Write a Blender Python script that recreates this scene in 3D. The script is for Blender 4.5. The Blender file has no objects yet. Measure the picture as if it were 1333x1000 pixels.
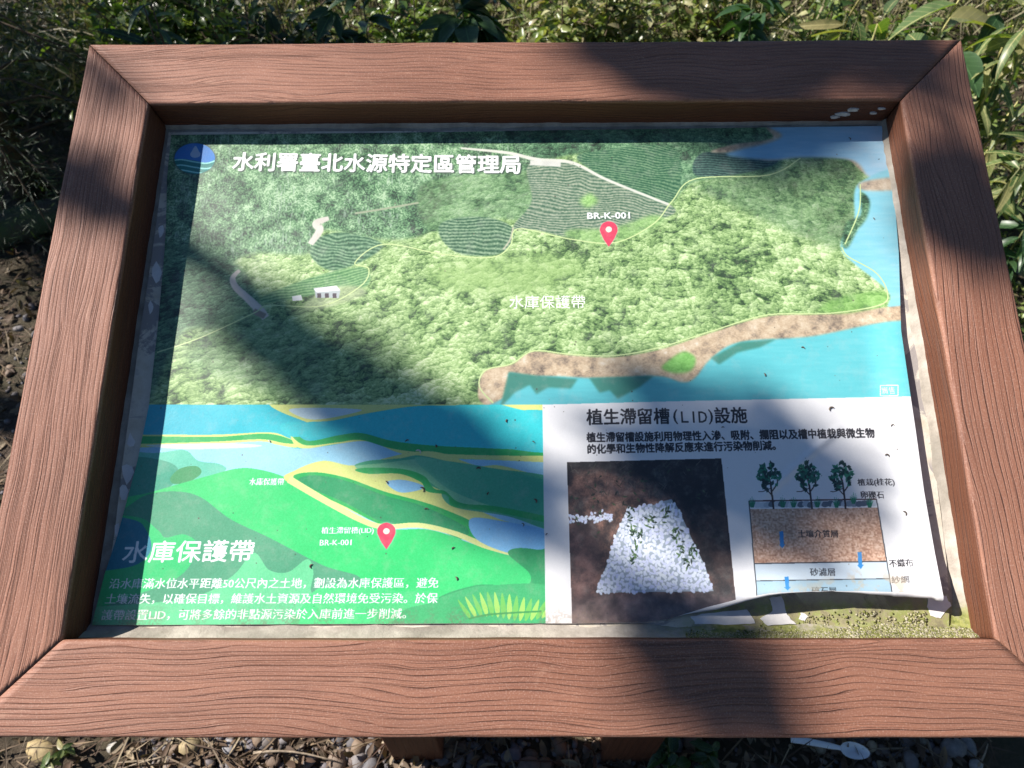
import bpy, math, random
import numpy as np
from mathutils import Vector, Matrix

rnd = random.Random(7)
rng = np.random.default_rng(11)
sc = bpy.context.scene
COL = sc.collection

# ---------------------------------------------------------------- camera
# The sign's panel frame: origin in the middle of its opening, tilted back 24 degrees.
TILT = math.radians(24)
O = Vector((0.0, 0.0, 0.883))
EX = Vector((1, 0, 0))
EU = Vector((0, math.cos(TILT), math.sin(TILT)))      # up the slope
EN = Vector((0, -math.sin(TILT), math.cos(TILT)))     # out of the face
HW, HH, BW = 0.5, 0.337, 0.0958                       # half opening, board width

FOC = 916.3                                            # focal length in photo pixels (1333 wide)
_r = Vector((-0.27335, 0.00661, -0.00187)); _th = _r.length; _k = _r / _th
_K = Matrix(((0, -_k.z, _k.y), (_k.z, 0, -_k.x), (-_k.y, _k.x, 0)))
RP = Matrix.Identity(3) + math.sin(_th) * _K + (1 - math.cos(_th)) * (_K @ _K)
TP = Vector((0.01595, -0.05099, 0.84358))
CP = -(RP.transposed() @ TP)                           # camera in panel coordinates (x, y down, z in)


def p2w(x, y, z):
    """panel coordinates (x right, y down the slope, z into the board) -> world"""
    return O + EX * x - EU * y - EN * z


def dirw(d):
    return EX * d.x - EU * d.y - EN * d.z


CAM = p2w(*CP)
cam_d = bpy.data.cameras.new('camera')
cam = bpy.data.objects.new('camera', cam_d)
COL.objects.link(cam)
RT = RP.transposed()
cx, cy, cz = dirw(RT @ Vector((1, 0, 0))), dirw(RT @ Vector((0, -1, 0))), dirw(RT @ Vector((0, 0, -1)))
M = Matrix((cx, cy, cz)).transposed().to_4x4()
M.translation = CAM
cam.matrix_world = M
cam_d.sensor_width = 36
cam_d.lens = FOC / 1333 * 36
cam_d.clip_start = 0.02
cam_d.clip_end = 400
cam_d.dof.use_dof = True
cam_d.dof.focus_distance = 0.84
cam_d.dof.aperture_fstop = 8.0
sc.camera = cam


def at(u, v, z):
    """the world point at height z seen at photo pixel (u, v)"""
    d = dirw(RT @ Vector(((u - 666.5) / FOC, (v - 500) / FOC, 1)))
    return CAM + d * ((z - CAM.z) / d.z)


def on(u, v, z):
    """panel coordinates of photo pixel (u, v) on the plane z below the frame's face"""
    d = RT @ Vector(((u - 666.5) / FOC, (v - 500) / FOC, 1))
    return CP + d * ((z - CP.z) / d.z)


# ---------------------------------------------------------------- light
SUN = Vector((-0.724, 0.1506, 0.6731)).normalized()
w = bpy.data.worlds.new('World'); sc.world = w; w.use_nodes = True
nt = w.node_tree
bg = nt.nodes['Background']
sky = nt.nodes.new('ShaderNodeTexSky')
sky.sky_type = 'NISHITA'
sky.sun_disc = False
sky.sun_elevation = math.asin(SUN.z)
sky.sun_rotation = math.atan2(SUN.x, SUN.y) % (2 * math.pi)
sky.air_density = 1.0
sky.dust_density = 0.1
sky.ozone_density = 6.0
nt.links.new(sky.outputs[0], bg.inputs[0])
bg.inputs[1].default_value = 0.05
sl = bpy.data.lights.new('sun', 'SUN')
sl.energy = 5.0
sl.angle = math.radians(0.53)
sl.color = (1.0, 0.935, 0.87)
so = bpy.data.objects.new('sun', sl)
so.rotation_euler = (-SUN).to_track_quat('-Z', 'Y').to_euler()
so.location = SUN * 10
COL.objects.link(so)
sc.view_settings.view_transform = 'Standard'
sc.view_settings.look = 'None'
sc.view_settings.exposure = 0.9
sc.view_settings.gamma = 1
sc.view_settings.use_curve_mapping = False


# ---------------------------------------------------------------- helpers
def tag(o, label=None, cat=None, group=None, kind=None):
    if label: o['label'] = label
    if cat: o['category'] = cat
    if group: o['group'] = group
    if kind: o['kind'] = kind
    return o


def empty(name, loc=(0, 0, 0), rot=(0, 0, 0)):
    o = bpy.data.objects.new(name, None)
    o.empty_display_size = 0.1
    o.location = loc; o.rotation_euler = rot
    COL.objects.link(o)
    return o


def link(name, me, mat=None, parent=None):
    o = bpy.data.objects.new(name, me)
    if mat is not None and not me.materials:
        me.materials.append(mat)
    COL.objects.link(o)
    if parent is not None:
        o.parent = parent
    return o


def mesh(name, verts, faces, smooth=False):
    me = bpy.data.meshes.new(name)
    me.from_pydata([tuple(v) for v in verts], [], faces)
    if smooth:
        me.polygons.foreach_set('use_smooth', [True] * len(me.polygons))
    me.update()
    return me


def np_mesh(name, V, F, smooth=False):
    """V (n,3) float array, F (m,k) int array"""
    me = bpy.data.meshes.new(name)
    m, k = F.shape
    me.vertices.add(len(V)); me.vertices.foreach_set('co', V.astype(np.float32).ravel())
    me.loops.add(m * k); me.loops.foreach_set('vertex_index', F.astype(np.int32).ravel())
    me.polygons.add(m)
    me.polygons.foreach_set('loop_start', np.arange(0, m * k, k, dtype=np.int32))
    me.polygons.foreach_set('loop_total', np.full(m, k, dtype=np.int32))
    if smooth:
        me.polygons.foreach_set('use_smooth', np.ones(m, dtype=bool))
    me.update(calc_edges=True)
    me.validate()
    return me


class MB:
    """collects tubes, leaves and prisms into one mesh"""
    def __init__(s):
        s.v = []; s.f = []

    def add(s, vs, fs):
        n = len(s.v)
        s.v += [tuple(v) for v in vs]
        s.f += [tuple(i + n for i in f) for f in fs]

    def tube(s, pts, rad, n=6, cap=True):
        pts = [Vector(p) for p in pts]
        vs, fs = [], []
        up = Vector((0.3, 0.2, 0.93)).normalized()
        for i, p in enumerate(pts):
            t = (pts[min(i + 1, len(pts) - 1)] - pts[max(i - 1, 0)]).normalized()
            a = t.cross(up)
            if a.length < 0.05: a = t.cross(Vector((1, 0, 0)))
            a.normalize(); b = t.cross(a)
            r = rad[i] if isinstance(rad, (list, tuple)) else rad
            for k in range(n):
                th = 2 * math.pi * k / n
                vs.append(p + (a * math.cos(th) + b * math.sin(th)) * r)
        for i in range(len(pts) - 1):
            for k in range(n):
                fs.append((i * n + k, i * n + (k + 1) % n, (i + 1) * n + (k + 1) % n, (i + 1) * n + k))
        if cap:
            fs.append(tuple(range(n))[::-1]); fs.append(tuple((len(pts) - 1) * n + k for k in range(n)))
        s.add(vs, fs)

    def build(s, name, mat, parent=None, smooth=True):
        return link(name, mesh(name, s.v, s.f, smooth), mat, parent)


# ---------------------------------------------------------------- node helpers
def newmat(name):
    m = bpy.data.materials.new(name); m.use_nodes = True
    nt = m.node_tree
    return m, nt, nt.nodes['Principled BSDF']


def N(nt, t, **kw):
    n = nt.nodes.new(t)
    for k, v in kw.items():
        if k.startswith('i_'):
            n.inputs[int(k[2:])].default_value = v
        else:
            setattr(n, k, v)
    return n


def math_(nt, op, a, b=None, c=None):
    n = nt.nodes.new('ShaderNodeMath'); n.operation = op
    for i, x in enumerate((a, b, c)):
        if x is None: continue
        if hasattr(x, 'links') or hasattr(x, 'is_linked'): nt.links.new(x, n.inputs[i])
        else: n.inputs[i].default_value = x
    return n.outputs[0]


def noise(nt, vec, scale, detail=3, rough=0.55, dist=0.0):
    n = nt.nodes.new('ShaderNodeTexNoise')
    n.inputs['Scale'].default_value = scale
    n.inputs['Detail'].default_value = detail
    n.inputs['Roughness'].default_value = rough
    n.inputs['Distortion'].default_value = dist
    if vec is not None: nt.links.new(vec, n.inputs['Vector'])
    return n.outputs['Fac']


def ramp(nt, fac, stops, interp='LINEAR'):
    n = nt.nodes.new('ShaderNodeValToRGB')
    n.color_ramp.interpolation = interp
    e = n.color_ramp.elements
    while len(e) < len(stops): e.new(0.5)
    for x, (p, c) in zip(e, stops):
        x.position = p; x.color = (*c, 1) if len(c) == 3 else c
    nt.links.new(fac, n.inputs[0])
    return n.outputs[0]


def mix(nt, fac, a, b, mode='MIX'):
    n = nt.nodes.new('ShaderNodeMix'); n.data_type = 'RGBA'; n.blend_type = mode
    for s, x in ((n.inputs[0], fac), (n.inputs[6], a), (n.inputs[7], b)):
        if hasattr(x, 'is_linked'): nt.links.new(x, s)
        else: s.default_value = x if not isinstance(x, tuple) or len(x) == 4 else (*x, 1)
    return n.outputs[2]


def bump(nt, bsdf, h, strength, dist):
    n = nt.nodes.new('ShaderNodeBump')
    n.inputs['Strength'].default_value = strength
    n.inputs['Distance'].default_value = dist
    nt.links.new(h, n.inputs['Height']); nt.links.new(n.outputs[0], bsdf.inputs['Normal'])
    return n


def objcoord(nt):
    return nt.nodes.new('ShaderNodeTexCoord').outputs['Object']


# ---------------------------------------------------------------- wood
def wood(name, seed, freq=118.0, wob=0.016, knots=(), tint=(1, 1, 1)):
    m, nt, b = newmat(name)
    co = objcoord(nt)
    sp = nt.nodes.new('ShaderNodeSeparateXYZ'); nt.links.new(co, sp.inputs[0])
    x, y, z = sp.outputs
    yy = math_(nt, 'SUBTRACT', y, z)
    def vec(sx, sy, off):
        c = nt.nodes.new('ShaderNodeCombineXYZ')
        nt.links.new(math_(nt, 'MULTIPLY_ADD', x, sx, off), c.inputs[0])
        nt.links.new(math_(nt, 'MULTIPLY_ADD', yy, sy, off * 0.37), c.inputs[1])
        c.inputs[2].default_value = off * 0.71
        return c.outputs[0]
    n1 = noise(nt, vec(4.2, 4.5, seed), 1.0, 1, 0.4)
    n2 = noise(nt, vec(14.0, 30.0, seed + 3.1), 1.0, 2, 0.5)
    n3 = noise(nt, vec(1.0, 60.0, seed + 9.1), 1.0, 1, 0.5)
    y1 = math_(nt, 'MULTIPLY_ADD', math_(nt, 'SUBTRACT', n1, 0.5), wob * 4, yy)
    y1 = math_(nt, 'MULTIPLY_ADD', math_(nt, 'SUBTRACT', n2, 0.5), 0.0035, y1)
    y1 = math_(nt, 'MULTIPLY_ADD', math_(nt, 'SUBTRACT', n3, 0.5), 0.011, y1)
    for kx, ky, kr in knots:
        dx = math_(nt, 'MULTIPLY', math_(nt, 'SUBTRACT', x, kx), 0.45 / kr)
        dy = math_(nt, 'MULTIPLY', math_(nt, 'SUBTRACT', yy, ky), 1 / kr)
        r2 = math_(nt, 'ADD', math_(nt, 'MULTIPLY', dx, dx), math_(nt, 'MULTIPLY', dy, dy))
        g = math_(nt, 'DIVIDE', 1.0, math_(nt, 'ADD', r2, 1.0))
        y1 = math_(nt, 'MULTIPLY_ADD', math_(nt, 'MULTIPLY', g, dy), kr * 1.3, y1)
    ring = math_(nt, 'FRACT', math_(nt, 'MULTIPLY', y1, freq))
    # one steep flank, one gentle: the soft wood is washed out below each hard line
    prof = ramp(nt, ring, [(0.0, (0.05,) * 3), (0.10, (0.0,) * 3), (0.17, (0.55,) * 3), (0.45, (0.85,) * 3), (0.86, (1,) * 3), (0.93, (0.9,) * 3), (1.0, (0.05,) * 3)])
    gate = noise(nt, vec(7.0, 160.0, seed + 5.3), 1.0, 2, 0.6)
    gate = ramp(nt, gate, [(0.32, (0.12,) * 3), (0.66, (1,) * 3)])
    inv = math_(nt, 'MULTIPLY', math_(nt, 'SUBTRACT', 1.0, prof), gate)
    # finer secondary lines between the hard ones
    ring2 = math_(nt, 'FRACT', math_(nt, 'MULTIPLY', y1, freq * 2.37))
    prof2 = ramp(nt, ring2, [(0.0, (1,) * 3), (0.12, (0.7,) * 3), (0.3, (0,) * 3), (0.9, (0,) * 3), (1.0, (1,) * 3)])
    gate2 = ramp(nt, noise(nt, vec(5.0, 110.0, seed + 8.8), 1.0, 2, 0.6), [(0.45, (0,) * 3), (0.68, (0.75,) * 3)])
    inv = math_(nt, 'MAXIMUM', inv, math_(nt, 'MULTIPLY', prof2, gate2))
    fine = noise(nt, vec(45.0, 750.0, seed), 1.0, 3, 0.7)
    speck = noise(nt, co, 520.0, 3, 0.7)
    blot = noise(nt, vec(3.0, 12.0, seed + 1.7), 1.0, 3, 0.6)
    base = ramp(nt, blot, [(0.3, tuple(a * t for a, t in zip((0.245, 0.104, 0.062), tint))), (0.7, tuple(a * t for a, t in zip((0.355, 0.165, 0.104), tint)))])
    base = mix(nt, math_(nt, 'MULTIPLY', inv, 0.60), base, (0.07, 0.028, 0.02))
    base = mix(nt, math_(nt, 'MULTIPLY', ramp(nt, fine, [(0.40, (0,) * 3), (0.65, (1,) * 3)]), 0.45), base, (0.2, 0.09, 0.065))
    base = mix(nt, math_(nt, 'MULTIPLY', ramp(nt, speck, [(0.52, (0,) * 3), (0.66, (1,) * 3)]), 0.28), base, (0.62, 0.42, 0.33))
    wear = noise(nt, vec(16.0, 40.0, seed + 21.0), 1.0, 5, 0.75)
    base = mix(nt, ramp(nt, wear, [(0.60, (0,) * 3), (0.72, (0.35,) * 3)]), base, (0.50, 0.29, 0.20))
    grime = noise(nt, vec(2.0, 7.0, seed + 33.0), 1.0, 4, 0.6)
    base = mix(nt, ramp(nt, grime, [(0.50, (0,) * 3), (0.75, (0.45,) * 3)]), base, (0.16, 0.085, 0.06))
    # sides keep a browner stain than the weathered top, darkened further as painted shade
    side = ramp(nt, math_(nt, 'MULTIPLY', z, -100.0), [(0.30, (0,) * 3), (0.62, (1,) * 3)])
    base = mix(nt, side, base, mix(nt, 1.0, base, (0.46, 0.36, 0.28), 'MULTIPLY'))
    nt.links.new(base, b.inputs['Base Color'])
    b.inputs['Roughness'].default_value = 0.62
    b.inputs['Specular IOR Level'].default_value = 0.35
    h = math_(nt, 'MULTIPLY_ADD', inv, -1.0, math_(nt, 'MULTIPLY', fine, 0.22))
    h = math_(nt, 'MULTIPLY_ADD', speck, 0.22, h)
    bump(nt, b, h, 0.85, 0.0013)
    return m


def plain(name, col, rough=0.7, nscale=None, amt=0.3, bstr=0.0, bdist=0.001, spec=0.4):
    m, nt, b = newmat(name)
    b.inputs['Roughness'].default_value = rough
    b.inputs['Specular IOR Level'].default_value = spec
    if nscale:
        n = noise(nt, objcoord(nt), nscale, 5, 0.6)
        c = ramp(nt, n, [(0.3, tuple(x * (1 - amt) for x in col)), (0.7, tuple(min(1, x * (1 + amt)) for x in col))])
        nt.links.new(c, b.inputs['Base Color'])
        if bstr: bump(nt, b, n, bstr, bdist)
    else:
        b.inputs['Base Color'].default_value = (*col, 1)
    return m


def leafmat(name, cols, rough=0.45, trans=0.35, dry=None, island=True):
    """leaf colours picked per leaf; light passes through a little"""
    m, nt, b = newmat(name)
    if island:
        r = nt.nodes.new('ShaderNodeNewGeometry').outputs['Random Per Island']
    else:
        r = nt.nodes.new('ShaderNodeObjectInfo').outputs['Random']
    st = [(i / max(1, len(cols) - 1), c) for i, c in enumerate(cols)]
    c = ramp(nt, r, st)
    n = noise(nt, objcoord(nt), 35, 3)
    c = mix(nt, ramp(nt, n, [(0.35, (0,) * 3), (0.75, (0.5,) * 3)]), c, tuple(x * 0.55 for x in cols[0]))
    nt.links.new(c, b.inputs['Base Color'])
    b.inputs['Roughness'].default_value = rough
    b.inputs['Specular IOR Level'].default_value = 0.4
    tr = nt.nodes.new('ShaderNodeBsdfTranslucent')
    nt.links.new(mix(nt, 1.0, c, (1.5, 1.7, 0.5), 'MULTIPLY'), tr.inputs[0])
    ms = nt.nodes.new('ShaderNodeMixShader'); ms.inputs[0].default_value = trans
    out = nt.nodes['Material Output']
    nt.links.new(b.outputs[0], ms.inputs[1]); nt.links.new(tr.outputs[0], ms.inputs[2])
    nt.links.new(ms.outputs[0], out.inputs[0])
    return m

# ================================================================ the print (flat artwork, painted into an array)
CW = 2400
PPU = CW / (2 * HW)
CH = int(round(2 * HH * PPU))
ZP = 0.0455
f32 = np.float32
YY, XX = np.meshgrid(np.arange(CH, dtype=f32), np.arange(CW, dtype=f32), indexing='ij')


def cpx(u, v):
    q = on(u, v, ZP)
    return ((q.x + HW) * PPU, (q.y + HH) * PPU)


def vnoise(sx, sy, seed):
    """smooth value noise with cells sx by sy canvas pixels"""
    r = np.random.default_rng(seed)
    X = np.arange(CW, dtype=f32) / sx; Y = np.arange(CH, dtype=f32) / sy
    g = r.random((int(Y[-1]) + 3, int(X[-1]) + 3)).astype(f32)
    xi = X.astype(np.int32); yi = Y.astype(np.int32)
    fx = X - xi; fy = (Y - yi)[:, None]
    fx = fx * fx * (3 - 2 * fx); fy = fy * fy * (3 - 2 * fy)
    rows = g[yi] * (1 - fy) + g[yi + 1] * fy
    return rows[:, xi] * (1 - fx) + rows[:, xi + 1] * fx


def fbm(s, seed, n=4, ratio=1.0):
    t = 0; a = 0.5; tot = 0
    for i in range(n):
        t = t + a * vnoise(s, s * ratio, seed + i); tot += a; a *= 0.55; s /= 2.1
    return t / tot


def worley(U, V, seed):
    """nearest jittered cell: distance, vector to it, cell random"""
    r = np.random.default_rng(seed)
    U = U - U.min() + 1; V = V - V.min() + 1
    ny, nx = int(V.max()) + 3, int(U.max()) + 3
    jx = r.random((ny, nx)).astype(f32); jy = r.random((ny, nx)).astype(f32); jr = r.random((ny, nx)).astype(f32)
    ui = U.astype(np.int32); vi = V.astype(np.int32)
    best = np.full(U.shape, 9, f32); bx = np.zeros_like(best); by = np.zeros_like(best); br = np.zeros_like(best)
    for dy in (-1, 0, 1):
        for dx in (-1, 0, 1):
            cx_ = ui + dx; cy_ = vi + dy
            px = cx_ + jx[cy_, cx_] - U; py = cy_ + jy[cy_, cx_] - V
            rr = 0.75 + 0.5 * jr[cy_, cx_]
            d = np.sqrt(px * px + py * py) / rr
            m_ = d < best
            best = np.where(m_, d, best); bx = np.where(m_, px, bx); by = np.where(m_, py, by)
            br = np.where(m_, jr[cy_, cx_], br)
    return best, bx, by, br


def smooth_poly(pts, closed=True, n=8):
    P = np.array(pts, float); m_ = len(P); out = []
    rng_ = range(m_) if closed else range(m_ - 1)
    for i in rng_:
        if closed: a, b, c, d = P[i - 1], P[i], P[(i + 1) % m_], P[(i + 2) % m_]
        else: a, b, c, d = P[max(i - 1, 0)], P[i], P[i + 1], P[min(i + 2, m_ - 1)]
        for k in range(n):
            t = k / n
            out.append(0.5 * ((2 * b) + (c - a) * t + (2 * a - 5 * b + 4 * c - d) * t * t + (3 * b - a - 3 * c + d) * t ** 3))
    if not closed: out.append(P[-1])
    return np.array(out)


def fill_c(P):
    """scanline mask of a canvas-space polygon"""
    mk = np.zeros((CH, CW), bool)
    x = P[:, 0]; y = P[:, 1]; x2 = np.roll(x, -1); y2 = np.roll(y, -1)
    r0 = max(0, int(y.min())); r1 = min(CH - 1, int(y.max()) + 1)
    for r in range(r0, r1 + 1):
        yc = r + 0.5
        s = (y <= yc) != (y2 <= yc)
        if not s.any(): continue
        xs = np.sort(x[s] + (yc - y[s]) * (x2[s] - x[s]) / (y2[s] - y[s]))
        for k in range(0, len(xs) - 1, 2):
            a = max(0, int(round(xs[k]))); b = min(CW, int(round(xs[k + 1])))
            if b > a: mk[r, a:b] = True
    return mk


def poly(pts, smooth=True):
    P = smooth_poly(pts) if smooth else np.array(pts, float)
    return fill_c(np.array([cpx(*p) for p in P]))


def stroke(pts, wpx, smooth=True):
    P = smooth_poly(pts, False) if smooth else np.array(pts, float)
    C = np.array([cpx(*p) for p in P])
    d = np.gradient(C, axis=0); d /= np.linalg.norm(d, axis=1)[:, None] + 1e-9
    nrm = np.stack([-d[:, 1], d[:, 0]], 1)
    ww = np.asarray(wpx) * 0.5 * PPU / 1040.0
    if ww.ndim: ww = np.interp(np.linspace(0, 1, len(C)), np.linspace(0, 1, len(ww)), ww)[:, None]
    return fill_c(np.concatenate([C + nrm * ww, (C - nrm * ww)[::-1]]))


IMG = np.zeros((CH, CW, 3), f32)


def C8(r, g, b): return np.array([r, g, b], f32) / 255


def bbox(mask, pad=0):
    r = np.flatnonzero(mask.any(1)); c = np.flatnonzero(mask.any(0))
    if not len(r): return None
    return slice(max(0, r[0] - pad), r[-1] + 1 + pad), slice(max(0, c[0] - pad), c[-1] + 1 + pad)


def put(mask, col, a=1.0):
    b = bbox(mask)
    if b is None: return
    m_ = mask[b]; I = IMG[b]
    c = C8(*col) if isinstance(col, tuple) else col[b][m_]
    I[m_] = I[m_] * (1 - a) + c * a


def blur1(m_, k):
    a = m_.astype(f32)
    for ax in (0, 1):
        c = np.cumsum(np.pad(a, [(k + 1, k) if i == ax else (0, 0) for i in (0, 1)], mode='edge'), axis=ax)
        n_ = a.shape[ax]
        a = (np.take(c, np.arange(2 * k + 1, n_ + 2 * k + 1), axis=ax) - np.take(c, np.arange(0, n_), axis=ax)) / (2 * k + 1)
    return a


def soft(mask, k): return blur1(blur1(mask, k), k)[..., None]


def lay(mask, img, k=4):
    b = bbox(mask, 2 * k + 2)
    if b is None: return
    a = soft(mask[b], k)
    IMG[b] = IMG[b] * (1 - a) + img[b] * a


def lerp3(t, cols):
    """t in 0..1 through a list of colours"""
    t = np.clip(t, 0, 1) * (len(cols) - 1)
    C = np.array([C8(*c) for c in cols])
    i = np.minimum(t.astype(np.int32), len(cols) - 2); fr = (t - i)[..., None]
    return C[i] * (1 - fr) + C[i + 1] * fr


# ---- the aerial photograph: forest canopy from rounded crowns
def canopy(cell_top, cell_bot, seed, cols, contrast=1.0):
    cell_top *= 0.9; cell_bot *= 0.82
    t = YY / CH
    s = cell_top + (cell_bot - cell_top) * np.clip(t / 0.56, 0, 1.2)
    wx = (fbm(60, seed + 50, 3) - 0.5) * 1.0; wy = (fbm(60, seed + 60, 3) - 0.5) * 1.0
    U = (XX - CW * 0.5) / s + wx
    V = np.cumsum(1 / s, axis=0) * 1.3 + wy
    d, bx, by, br = worley(U, V, seed)                    # crowns
    d2, bx2, by2, br2 = worley(U * 2.3, V * 2.3, seed + 1)  # boughs
    d3, bx3, by3, br3 = worley(U * 6.1, V * 6.1, seed + 2)  # leaf clumps
    gap = np.clip((d - 0.62) * 2.6, 0, 1)
    big = fbm(170, seed + 7, 4)
    v = 0.50 + (by * 0.17 + bx * 0.08) + (by2 * 0.19 + bx2 * 0.08) - np.clip(d2 - 0.5, 0, 1) * 0.30
    v += (by3 * 0.17) - np.clip(d3 - 0.45, 0, 1) * 0.22 + (br3 - 0.5) * 0.13 + (br - 0.5) * 0.20 + (br2 - 0.5) * 0.10
    cave = np.clip((fbm(48, seed + 31, 4) - 0.57) * 6, 0, 1)
    v += (big - 0.5) * 0.55 - gap * 0.16 - cave * 0.30 + (vnoise(2.6, 2.6, seed + 9) - 0.5) * 0.16 + (vnoise(6, 5, seed + 19) - 0.5) * 0.16
    v = (v - 0.46) * contrast + 0.55
    return lerp3(v, cols)


FOREST = canopy(22, 58, 3, [(40, 68, 40), (78, 112, 62), (116, 152, 88), (150, 184, 116), (182, 210, 146), (214, 230, 182)], 1.22)
DARKF = canopy(14, 34, 23, [(18, 42, 28), (38, 74, 50), (64, 108, 74), (98, 144, 102), (142, 182, 138)], 1.15)
IMG[:] = FOREST

# plantation with pale upright trunks, upper left
tr = vnoise(3.2, 24, 71) * 0.6 + vnoise(2.2, 11, 72) * 0.4
pv = fbm(34, 75, 5)
PLANT = lerp3(pv * 1.25 - 0.12 + (vnoise(3.5, 3.5, 76) - 0.5) * 0.75, [(28, 56, 38), (54, 92, 62), (86, 130, 88), (124, 168, 120), (172, 204, 162)])
tm = (np.clip((tr - 0.60) * 7, 0, 1) * np.clip((fbm(70, 79, 3) - 0.44) * 7, 0, 1))[..., None]
PLANT = PLANT * (1 - tm * 0.5) + C8(178, 196, 178) * tm * 0.5
lay(poly([(190, 150), (700, 150), (705, 200), (690, 222), (640, 232), (560, 250), (560, 300), (500, 312), (420, 300), (400, 330), (330, 330), (290, 350), (190, 420)]), PLANT, 6)
lay(poly([(190, 330), (300, 340), (345, 410), (330, 440), (240, 430), (190, 520)]), DARKF, 8)
lay(poly([(545, 245), (600, 228), (690, 225), (700, 250), (690, 285), (640, 285), (560, 300)]), DARKF * 0.6 + FOREST * 0.4, 5)
lay(poly([(690, 150), (1180, 150), (1180, 200), (1010, 205), (900, 200), (760, 200), (700, 205)]), DARKF, 5)
lay(poly([(870, 200), (1010, 205), (1000, 228), (950, 232), (900, 238), (872, 262)]), DARKF, 5)
# the far hillside, printed darker
lay(poly([(905, 240), (1010, 222), (1045, 206), (1100, 208), (1123, 230), (1119, 270), (1100, 320), (1050, 310), (960, 270)]), DARKF * 0.45 + FOREST * 0.5, 14)
lay(poly([(300, 405), (345, 405), (420, 440), (430, 500), (400, 528), (320, 500), (240, 470)]), DARKF * 0.4 + FOREST * 0.6, 16)
lay(poly([(560, 350), (700, 330), (760, 350), (700, 380), (600, 380)]), FOREST * 0.45 + C8(150, 186, 110) * 0.55, 18)


def terrace(pts, ang, sp, dark, light, seed, bend=60.0, lw=0.5):
    a = math.radians(ang)
    d = -XX * math.sin(a) + YY * math.cos(a) + (fbm(190, seed, 3) - 0.5) * bend
    wv = 0.5 + 0.5 * np.sin(d * 2 * math.pi / sp + (vnoise(9, 9, seed + 8) - 0.5) * 1.2)
    n_ = vnoise(5, 5, seed + 5)
    lay(poly(pts), lerp3(wv * 0.7 + n_ * 0.5 - 0.12, [dark, tuple(int((p + q) / 2) for p, q in zip(dark, light)), light]), 2)


TERR_G = FOREST * 0.6 + C8(130, 205, 90) * 0.4
terrace([(573, 292), (600, 283), (640, 284), (668, 298), (662, 322), (640, 333), (598, 330), (575, 312)], 8, 11, (40, 84, 58), (150, 178, 142), 81)
terrace([(414, 310), (450, 303), (498, 318), (470, 341), (430, 352), (404, 332)], 14, 12, (36, 84, 56), (140, 176, 136), 84, 80)
terrace([(345, 385), (410, 360), (472, 348), (478, 372), (430, 380), (350, 394)], -12, 9, (70, 124, 74), (148, 190, 130), 87, 30)
terrace([(688, 214), (745, 213), (875, 268), (848, 290), (802, 313), (740, 309), (700, 300), (668, 296), (692, 262)], 7, 10, (60, 98, 74), (168, 178, 152), 90, 70)
terrace([(752, 208), (775, 197), (878, 193), (874, 263), (800, 237)], 10, 10, (26, 82, 54), (116, 152, 112), 93, 70)
terrace([(915, 199), (985, 203), (1012, 212), (960, 227), (905, 228)], 5, 9, (16, 50, 50), (90, 126, 110), 96, 30)
lay(poly([(755, 262), (768, 252), (778, 262), (765, 270)]), TERR_G, 7)
lay(poly([(740, 300), (800, 296), (850, 280), (862, 290), (800, 316), (745, 312)]), FOREST * 0.5 + C8(140, 190, 110) * 0.5, 6)

# water and shores
wn = vnoise(40, 6, 101) * 0.6 + vnoise(90, 14, 102) * 0.4
WAT = lerp3(np.clip(XX / CW * 1.1 - 0.55, 0, 1) * 0.6 + wn * 0.25, [(80, 176, 186), (88, 192, 200), (110, 204, 210), (124, 210, 216)])
SKYW = lerp3(wn * 0.3 + np.clip(XX / CW * 3.2 - 2.5, 0, 1) * 0.7, [(116, 178, 208), (154, 204, 228), (200, 224, 240)])
rk = fbm(26, 111, 5)
SHORE = lerp3(rk * 1.2 - 0.1 + (vnoise(4, 3, 115) - 0.5) * 0.25, [(100, 88, 78), (150, 134, 114), (190, 168, 138), (208, 190, 160), (222, 212, 194)])
lay(poly([(925, 198), (955, 188), (1005, 180), (1010, 160), (1185, 155), (1178, 245), (1140, 235), (1120, 222), (1100, 207), (1045, 204), (1000, 210), (960, 200)]), SHORE, 3)
lay(poly([(945, 201), (1000, 186), (1018, 176), (1012, 160), (1190, 150), (1180, 232), (1135, 232), (1118, 214), (1100, 207), (1045, 205), (1000, 208)]), SKYW, 5)
lay(poly([(1119, 238), (1190, 232), (1200, 410), (1158, 402), (1155, 378), (1098, 330), (1102, 300), (1112, 285)]), SKYW * 0.55 + WAT * 0.45, 3)
lay(poly([(1120, 238), (1150, 232), (1180, 232), (1180, 246), (1125, 248)]), SHORE * 0.8 + 0.15, 4)
lay(poly([(1120, 280), (1102, 290), (1096, 318), (1104, 322), (1116, 300), (1128, 284), (1132, 262), (1120, 250)]), DARKF, 4)
lay(poly([(622, 515), (631, 484), (668, 474), (692, 458), (745, 463), (800, 465), (860, 455), (930, 432), (1000, 412), (1080, 409), (1200, 398), (1200, 432), (1050, 445), (960, 450), (930, 470), (910, 494), (880, 500), (700, 498), (670, 492), (668, 510), (655, 535), (635, 530)]), SHORE, 2)
lay(poly([(647, 560), (660, 515), (668, 505), (663, 486), (690, 491), (720, 490), (790, 493), (858, 490), (888, 498), (905, 492), (925, 468), (962, 446), (1050, 439), (1210, 424), (1240, 560)]), WAT, 3)
REFL = WAT * 0.4 + C8(40, 96, 66) * 0.6
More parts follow.
